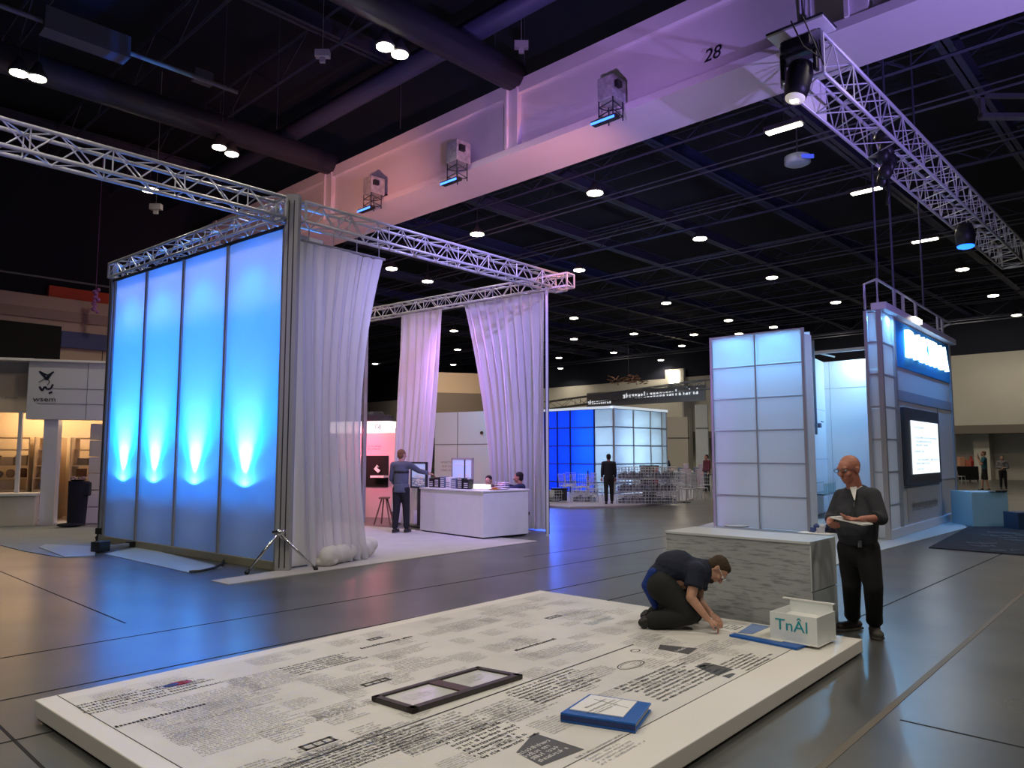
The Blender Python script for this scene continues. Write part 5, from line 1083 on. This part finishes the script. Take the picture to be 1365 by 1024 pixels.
def shoe(name, ankle, d_, m, parent, s=1.0):
    a = V(ankle); d_ = V(d_).normalized(); r = V((-d_.y, d_.x, 0)); mb = MB(); z = lambda h: V((0, 0, h))
    g = V((a.x, a.y, a.z-.085*s))
    mb.cap(g-d_*.05*s+z(.042*s), .042*s, g+d_*.13*s+z(.036*s), .045*s, side=r, flat=.8); mb.cap(g+z(.05*s), .045*s, a+z(.01), .045*s)
    o = blob(name, mb, m, parent, .009, 2); so = MB(); so.prism([tuple(x)[:2] for x in (g-d_*.095*s-r*.03*s, g-d_*.09*s+r*.03*s, g+r*.042*s, g+d_*.13*s+r*.048*s, g+d_*.18*s, g+d_*.13*s-r*.048*s, g-r*.042*s)], g.z-.0, g.z+.018*s)
    part('sole', so, mat('shoe_sole', (.10, .09, .08), .7), o); return o
# --- standing man with a tablet
Ym = 6.75
def J(px_, py_, y): return aty(px_, py_, y)
man = thing('person', 'bald man in dark grey pullover standing and holding a white tablet', 'person', (3.1, Ym, 0)); O_ = V((3.1, Ym, 0)); man.location = O_
def loc_(p): return p-O_
fR = atz(1139, 841, 0); fL = atz(1168, 849, 0)
hc = loc_(J(1132, 626, 6.72)); fdir = V((-.86, -.42, -.16)); nk = loc_(J(1141, 650, 6.76)); chest = loc_(J(1142, 672, 6.77)); belly = loc_(J(1141, 697, 6.74)); pel = loc_(J(1143, 722, 6.78))
sR, sL = loc_(J(1122, 662, 6.92)), loc_(J(1163, 661, 6.62)); eR, eL = loc_(J(1109, 690, 6.86)), loc_(J(1174, 691, 6.52)); wR, wL = loc_(J(1105, 696, 6.68)), loc_(J(1148, 692, 6.36))
hR, hL = loc_(J(1133, 730, 6.88)), loc_(J(1155, 730, 6.70)); kR, kL = loc_(J(1135, 778, 6.86)), loc_(J(1164, 782, 6.64)); aR = loc_(V((fR.x, fR.y+.03, .10))); aL = loc_(V((fL.x, fL.y+.02, .10)))
SH = (sL-sR).normalized(); SH.z = 0; SH.normalize()
b = MB(); head(b, hc, fdir, (0, 0, 1), 1.08); b.cap(nk-V((0, 0, .06)), .070, hc-V((0, 0, .06))+V((.02, 0, 0)), .062)
b.cap(chest, .16, pel, .15, side=SH, flat=.7); b.cap(sR, .05, chest, .12); b.cap(sL, .05, chest, .12)
for s_, e_, w_ in ((sR, eR, wR), (sL, eL, wL)): b.cap(s_, .048, e_, .038); b.cap(e_, .037, w_, .026)
for h_, k_, a_ in ((hR, kR, aR), (hL, kL, aL)): b.cap(h_, .080, k_, .055); b.cap(k_, .052, a_, .036)
dL = (wL-eL).normalized(); hand(b, wL, V((-.93, .15, -.10)), V((0, .1, 1)), .5, 1, 1.05); hand(b, wR, V((-.15, -.8, -.25)), V((.5, 0, .85)), .6, -1, 1.05)
blob('body', b, SKIN2, man, .0065, 3); eyes(man, hc, fdir, (0, 0, 1), 1.08)
KNIT = mat('charcoal_knit', (.035, .038, .048), .9, bump=.3, bs=60); TRS = mat('black_trousers', (.008, .008, .010), .85)
b = MB(); b.cap(chest+V((0, 0, .0)), .185, belly, .205, side=SH, flat=.74); b.cap(belly, .205, pel-V((0, 0, .0)), .180, side=SH, flat=.72, ends=(1, 0)); b.cap(sR+SH*.01, .072, chest+V((0, 0, .05)), .13); b.cap(sL-SH*.01, .072, chest+V((0, 0, .05)), .13)
b.cap(nk-V((0, 0, .075)), .10, nk-V((0, 0, .02)), .075, ends=(1, 0))
b.cap(sR, .072, eR, .058); b.cap(eR, .058, eR.lerp(wR, .55), .048, ends=(1, 0)); b.cap(sL, .074, eL, .062); b.cap(eL, .062, eL.lerp(wL, .30), .052, ends=(1, 0))
blob('pullover', b, KNIT, man, .010, 4)
b = MB(); b.cap(sR.lerp(eR, .97), .060, eR.lerp(wR, .1), .062, ends=(0, 0)); 
b = MB(); b.cap(eL.lerp(wL, .24), .058, eL.lerp(wL, .34), .057, ends=(0, 0)); blob('cuff', b, mat('dark_cuff', (.012, .013, .018), .8), man, .008, 1)
b = MB(); b.cap(pel+V((0, 0, .055)), .178, pel-V((0, 0, .06)), .172, side=SH, flat=.74, ends=(0, 1))
for h_, k_, a_ in ((hR, kR, aR), (hL, kL, aL)): b.cap(h_, .112, k_, .082); b.cap(k_, .082, a_+V((0, 0, .03)), .068, ends=(1, 0)); b.cap(a_+V((0, 0, .09)), .072, a_+V((0, 0, .02)), .074, ends=(1, 0))
blob('trousers', b, TRS, man, .010, 3)
b = MB(); b.cap(nk+V((-.015, -.02, -.05)), .073, nk+V((-.008, -.012, .012)), .068, ends=(0, 0)); p0 = nk+V((-.045, -.06, -.01)); cm = blob('shirt_collar', b, WHITE2, man, .008, 1)
b = MB(); q0 = nk+V((-.055, -.070, .005)); q1 = nk+V((-.085, -.150, -.10)); b.cap(q0, .030, q1, .004, side=V((.8, -.6, 0)), flat=.25); part('shirt_front', b, WHITE2, man, smooth=True)
b = MB(); b.tube([nk+V((-.05, -.085, -.03)), nk+V((-.10, -.16, -.16)), nk+V((-.12, -.185, -.26))], .006, 5); part('lanyard', b, BLACK, man); 
shoe('shoe', aR, (-.95, -.30, 0), mat('dark_shoe', (.035, .028, .028), .6), man, 1.08); shoe('shoe', aL, (-.25, -.97, 0), mat('grey_shoe', (.07, .065, .06), .7, var=.5, vs=40), man, 1.08)
b = MB(); rr_, ff_, uu_ = fdir.normalized().cross(V((0, 0, 1))).normalized(), fdir.normalized(), V((0, 0, 1)); uu_ = (uu_-ff_*uu_.dot(ff_)).normalized()
for sg in (-1, 1):
    cc = hc+(rr_*sg*.034+ff_*.112+uu_*.008)*1.08; b.tube([cc+(rr_*math.cos(t)*.023+uu_*math.sin(t)*.017)*1.08 for t in [2*PI*k_/12 for k_ in range(13)]], .0025, 5); b.tube([cc+rr_*sg*.024, hc+(rr_*sg*.083+ff_*.0+uu_*.012)*1.08], .0025, 5)
b.tube([hc+(rr_*-.012+ff_*.115+uu_*.010)*1.08, hc+(rr_*.012+ff_*.115+uu_*.010)*1.08], .0025, 5); part('glasses', b, BLACK, man)
part('key_fob', MB().box(-.012, .012, -.03, -.01, -.06, 0).tube([(0, -.02, 0), (0, .0, .05)], .004, 4), CHROME, man).location = pel+V((-.06, -.155, .03))
tl_, tr2 = J(1106, 688, 6.50), J(1150, 698, 6.24); td = (tr2-tl_); tabl = thing('tablet', 'slim white tablet held by the bald man', 'tablet', tl_-V((0, 0, .005)))
nn = V((-td.y, td.x, 0)).normalized(); 
mb = MB(); q = [V((0, 0, 0)), td, td+nn*.14, nn*.14]; mb.add([x-V((0, 0, .012)) for x in q]+q, [(3, 2, 1, 0), (4, 5, 6, 7), (0, 1, 5, 4), (1, 2, 6, 5), (2, 3, 7, 6), (3, 0, 4, 7)]); part('body', mb, WHITE, tabl)
mb = MB(); mb.add([lerp_ for lerp_ in (q[0].lerp(q[2], .08)+V((0, 0, .001)), q[1].lerp(q[3], .08)+V((0, 0, .001)), q[2].lerp(q[0], .08)+V((0, 0, .001)), q[3].lerp(q[1], .08)+V((0, 0, .001)))], [(0, 1, 2, 3)]); part('screen', mb, mat('tablet_screen', (.5, .5, .52), .15), tabl)
# --- kneeling man
K0 = V((1.6, 6.9, PH)); kn = thing('person', 'brown haired man in navy shirt kneeling and leaning over the platform', 'person', K0)
def kj(px_, py_, y): return aty(px_, py_, y)-K0
yn, yf = 6.74, 7.06
hp = kj(884, 776, 6.95); ch = kj(922, 764, 6.92); mid = kj(900, 757, 6.94); nk = kj(943, 758, 6.90); hc = kj(955, 759, 6.88)
sN, sF = kj(928, 762, yn), kj(932, 764, yf); eN, eF = kj(921, 797, 6.66), kj(931, 800, 6.98); wN, wF = kj(943, 825, 6.60), kj(948, 819, 6.84)
kN, kF = kj(918, 820, 6.74), kj(924, 818, 7.02); aN, aF = kj(872, 820, 6.78), kj(874, 815, 7.05); hN, hF = kj(882, 782, 6.83), kj(886, 780, 7.05)
kN.z = max(kN.z, .085); kF.z = max(kF.z, .08); aN.z = .07; aF.z = .07
SD = V((0, 1, 0)); fdir = V((.42, -.22, -.88)); hup = V((.9, 0, .42))
b = MB(); head(b, hc, fdir, hup, 1.0); b.cap(ch+V((.05, 0, .02)), .075, hc-V((.03, 0, .0)), .058); b.cap(hp, .15, ch, .15, side=SD, flat=.75)
for s_, e_, w_ in ((sN, eN, wN), (sF, eF, wF)): b.cap(s_, .056, e_, .043); b.cap(e_, .043, w_, .028)
b.cap(sN, .06, ch, .12); b.cap(sF, .06, ch, .12)
for h_, k_, a_ in ((hN, kN, aN), (hF, kF, aF)): b.cap(h_, .09, k_, .06); b.cap(k_, .055, a_, .045)
hand(b, wN, V((.72, -.10, -.42)), V((0, .3, -1)), .6, -1, 1.0); hand(b, wF, V((.55, -.65, -.50)), V((0, .2, -1)), .6, 1, 1.0)
blob('body', b, SKIN, kn, .0065, 3); eyes(kn, hc, fdir, hup)
NVY = mat('navy_shirt', (.008, .012, .030), .85, bump=.2, bs=50)
b = MB(); b.chain([hp+V((-.0, 0, .05)), mid, ch, ch+V((.05, 0, .01))], [.165, .185, .178, .150], side=SD, flat=.82)
for s_, e_ in ((sN, eN), (sF, eF)): b.cap(ch, .14, s_, .085); b.cap(s_, .085, s_.lerp(e_, .62), .082, ends=(1, 0))
b.cap(ch+V((.06, 0, .03)), .11, nk+V((.005, 0, .005)), .078, ends=(1, 0)); blob('shirt', b, NVY, kn, .010, 4)
b = MB(); b.cap(nk+V((-.03, 0, .0)), .086, nk+V((.022, 0, .012)), .074, ends=(0, 0)); blob('collar', b, NVY, kn, .008, 1)
CHA = mat('charcoal_trousers', (.012, .014, .015), .9)
b = MB(); b.cap(hp+V((.02, 0, .02)), .168, hp+V((.05, 0, -.12)), .15, side=SD, flat=.9)
for h_, k_, a_ in ((hN, kN, aN), (hF, kF, aF)): b.cap(h_, .135, k_+V((0, 0, .02)), .095); b.cap(k_, .088, a_, .082, ends=(1, 1))
blob('trousers', b, CHA, kn, .012, 4)
b = MB(); b.chain([hp+V((-.11, -.09, .10)), hp+V((-.155, -.06, -.02)), hp+V((-.09, -.09, -.20))], [.045, .055, .03]); blob('blue_shirt_tail', b, mat('royal_blue', (.005, .03, .20), .8), kn, .012, 4)
for a_, sg in ((aN, 1), (aF, 1)):
    b = MB(); b.cap(a_+V((.02, 0, .0)), .05, a_+V((-.10, 0, -.015)), .045, side=SD, flat=.9); b.cap(a_+V((-.08, 0, .0)), .045, a_+V((-.09, 0, -.03)), .04, side=SD); blob('shoe', b, mat('black_shoe', (.015, .015, .015), .5), kn, .01, 2)
HAIRB = mat('brown_hair', (.055, .035, .020), .9, bump=.8, bs=90)
ff_ = fdir.normalized(); uu_ = (hup-ff_*hup.dot(ff_)).normalized(); rr_ = ff_.cross(uu_)
b = MB(); b.ell(hc+uu_*.045-ff_*.022, (.083, .092, .086), (rr_, ff_, uu_)); b.ell(hc-ff_*.05-uu_*.005, (.076, .060, .075), (rr_, ff_, uu_)); b.ell(hc+uu_*.085+ff_*.025, (.062, .055, .040), (rr_, ff_, uu_)); blob('hair', b, HAIRB, kn, .009, 2)
b = MB(); b.ell(hc+ff_*.060-uu_*.092, (.040, .035, .030), (rr_, ff_, uu_)); blob('beard', b, mat('dark_beard', (.02, .014, .012), .9), kn, .008, 2)
b = MB()
for sg in (-1, 1):
    cc = hc+rr_*sg*.034+ff_*.112+uu_*.008; b.tube([cc+rr_*math.cos(t)*.023+uu_*math.sin(t)*.017 for t in [2*PI*k_/12 for k_ in range(13)]], .003, 5); b.tube([cc+rr_*sg*.024, hc+rr_*sg*.083+uu_*.012], .0025, 5)
part('glasses', b, WHITE2, kn)
# --- generic smaller figures
def figure(lab, loc, heading, H=1.72, top=None, legs=None, skin=SKIN, hair=None, armR=None, armL=None, sit=False, lean=0, vox=.014, stride=0, sleeve=1.0, shorts=False, turn=0, extra=None, grp=None):
    o = thing('person', lab, 'person', loc); k = H/1.75; f = V((math.cos(heading), math.sin(heading), 0)); r = V((f.y, -f.x, 0)); U = V((0, 0, 1))
    def w(a, b_, c): return (r*a+f*b_+U*c)*k
    pz = .50 if sit else .95
    pel = w(0, 0, pz); ch = w(0, lean*.5, pz+.38); nk = w(0, lean*.75, pz+.53); hd = w(0, lean+.015, pz+.665)
    hf = (f*math.cos(turn)+r*math.sin(turn)); hf = (hf-U*lean*.9).normalized()
    b = MB(); head(b, hd, hf, (0, 0, 1), k*1.0); b.cap(nk, .06*k, hd, .052*k); b.cap(pel, .14*k, ch, .145*k, side=r, flat=.7)
    ar = {}
    for sg, spec in ((1, armR), (-1, armL)):
        s_ = w(sg*.185, lean*.6, pz+.46); e_ = w(sg*.23, lean*.6, pz+.18) if not spec else w(*spec[0]); wr_ = w(sg*.23, lean*.6+.08, pz-.06) if not spec else w(*spec[1])
        b.cap(s_, .05*k, e_, .040*k); b.cap(e_, .038*k, wr_, .027*k); hand(b, wr_, (wr_-e_), f if not spec else U*-1+f*.2, .4, sg, k); ar[sg] = (s_, e_, wr_)
    lg = {}
    for sg in (-1, 1):
        st = stride*sg
        if sit: h_, kn_, a_ = w(sg*.09, 0, .50), w(sg*.10, .42, .50), w(sg*.10, .40, .09)
        else: h_, kn_, a_ = w(sg*.09, 0, .90), w(sg*.10, st*.5+.02, .50), w(sg*.11, st, .09)
        b.cap(h_, .085*k, kn_, .056*k); b.cap(kn_, .053*k, a_, .038*k); lg[sg] = (h_, kn_, a_)
    blob('body', b, skin, o, vox*.7, 2)
    b = MB(); b.cap(ch, .165*k, pel+U*.0, .158*k, side=r, flat=.72, ends=(1, 0)); b.cap(nk-U*.08*k, .09*k, nk-U*.015*k, .068*k, ends=(1, 0))
    for sg in (-1, 1):
        s_, e_, wr_ = ar[sg]; b.cap(ch+U*.05*k, .12*k, s_, .072*k); 
        if sleeve > .5: b.cap(s_, .072*k, e_, .056*k); b.cap(e_, .056*k, e_.lerp(wr_, .85), .044*k, ends=(1, 0))
        else: b.cap(s_, .072*k, s_.lerp(e_, .7), .062*k, ends=(1, 0))
    blob('top', b, top, o, vox, 3)
    b = MB(); b.cap(pel+U*.03*k, .155*k, pel-U*.06*k, .155*k, side=r, flat=.74, ends=(0, 1))
    for sg in (-1, 1):
        h_, kn_, a_ = lg[sg]; b.cap(h_, .105*k, kn_, .078*k, ends=(1, 0 if shorts else 1))
        if not shorts: b.cap(kn_, .078*k, a_+U*.01, .062*k, ends=(1, 0))
    blob('shorts' if shorts else 'trousers', b, legs, o, vox, 3)
    if hair:
        b = MB(); up = (U-hf*U.dot(hf)).normalized(); rr_ = hf.cross(up); b.ell(hd+(up*.048-hf*.022)*k, (.083*k, .094*k, .080*k), (rr_, hf, up)); b.ell(hd+(-hf*.052-up*.01)*k, (.076*k, .056*k, .072*k), (rr_, hf, up)); blob('hair', b, hair, o, vox*.75, 2)
    for sg in (-1, 1): shoe('shoe', lg[sg][2], f, mat('black_shoe', (.015, .015, .015), .5), o, k)
    eyes(o, hd, hf, (0, 0, 1), k)
    return o, f, r, k
DKT = mat('dark_trousers', (.012, .012, .014), .85); SLATE = mat('slate_jacket', (.085, .10, .13), .85, var=.15, vs=5); BLK = mat('black_top', (.012, .013, .018), .85); NAV = mat('navy_top', (.018, .022, .075), .85)
HB = mat('ginger_brown_hair', (.16, .085, .035), .9, bump=.6, bs=80); HK = mat('dark_hair', (.015, .012, .012), .9)
q = atz(534, 711, 0); o, f, r, k = figure('man in slate jacket seen from behind beside the counter', (q.x, q.y, .013), math.radians(72), 1.76, SLATE, DKT, SKIN, HB, armR=((.30, .22, 1.28), (.46, .42, 1.22)), armL=((-.24, .02, 1.12), (-.2, .18, .95)), stride=.05, turn=.35)
b = MB(); b.cap(V((0, 0, 1.30))*1+r*.0, .172, V((0, 0, 1.24)), .172, side=r, flat=.74, ends=(0, 0)); blob('strap', b, BLACK, o, .014, 1)
b = MB(); b.cap(V((0, 0, 1.02)), .175, V((0, 0, .84)), .19, side=r, flat=.72, ends=(0, 0)); blob('jacket_hem', b, SLATE, o, .014, 2)
# the two seated behind the counter
def cw(x, y, z): return V(K(x, y, 0))+V((0, 0, z-.001))
c = cw(1.72, 1.45, .0)
p = atz(690, 700, 0); s1_ = cw(KL-.50, 1.48, 0); s1_.z = .013
o, f, r, k = figure('person in navy top sitting at the right end of the counter', s1_+V((0, 0, .0)), math.radians(165), 1.72, NAV, DKT, SKIN2, HK, sit=True, armR=((.25, .2, .93), (.08, .42, 1.01)), armL=((-.26, .15, .93), (-.1, .42, 1.01)), lean=.05)
s2_ = cw(KL-1.45, 1.48, 0); s2_.z = .013
figure('dark haired person bending low over the counter beside the lit tray', s2_, math.radians(-110), 1.60, mat('brown_top', (.10, .06, .05), .8), DKT, SKIN, HK, sit=True, armR=((.25, .2, 1.0), (.10, .5, 1.06)), armL=((-.25, .2, 1.0), (-.10, .5, 1.06)), lean=.24)
for i, s_ in enumerate((s1_, s2_)):
    o = thing('counter_stool', ['stool under the person in the navy top', 'stool under the bending dark haired person'][i], 'stool', (s_.x, s_.y, .013)); part('seat', MB().lathe([(.17, .36), (.18, .40), (.17, .42)], n=18), BLACK, o, smooth=True); part('pole', MB().lathe([(.03, .03), (.03, .36)], n=10), CHROME, o); part('base', MB().lathe([(.2, 0), (.18, .02), (.04, .035)], n=18), CHROME, o)
# walkers
q = atz(812, 672, .06); figure('person all in black walking past the cube booth', (q.x, q.y, .061), math.radians(88), 1.62, BLK, DKT, SKIN2, HK, stride=.12, vox=.016)
q = atz(889, 655, 0); o, f, r, k = figure('person in navy top standing right of the cube booth', (q.x, q.y, 0), math.radians(-40), 1.66, NAV, DKT, SKIN2, HK, armR=((.25, .05, 1.15), (.1, .25, 1.15)), armL=((-.25, .05, 1.15), (-.05, .25, 1.1)), vox=.02)
q = atz(943, 655, 0); figure('person in dark red top half hidden by the panel tower', (q.x, q.y, 0), math.radians(200), 1.66, mat('dark_red_top', (.10, .01, .02), .8), DKT, SKIN2, HK, vox=.02)
q = atz(1314, 655, 0); figure('man in teal shirt and shorts with a hand to his face at the far right', (q.x, q.y, 0), math.radians(150), 1.82, mat('teal_shirt', (.03, .12, .16), .8), DKT, SKIN, HB, armR=((.24, .12, 1.15), (.08, .20, 1.50)), armL=((-.24, .1, 1.15), (-.1, .25, 1.45)), vox=.02, sleeve=0, shorts=True, stride=.12)
q = atz(1338, 652, 0); figure('smaller person in grey patterned top folding arms at the far right', (q.x, q.y, 0), math.radians(-120), 1.60, mat('grey_pattern', (.20, .19, .20), .8, var=.8, vs=14), DKT, SKIN, mat('mid_brown_hair', (.10, .06, .04), .9), armR=((.26, .0, 1.12), (-.05, .24, 1.12)), armL=((-.26, .0, 1.12), (.05, .26, 1.06)), vox=.02, stride=.03)
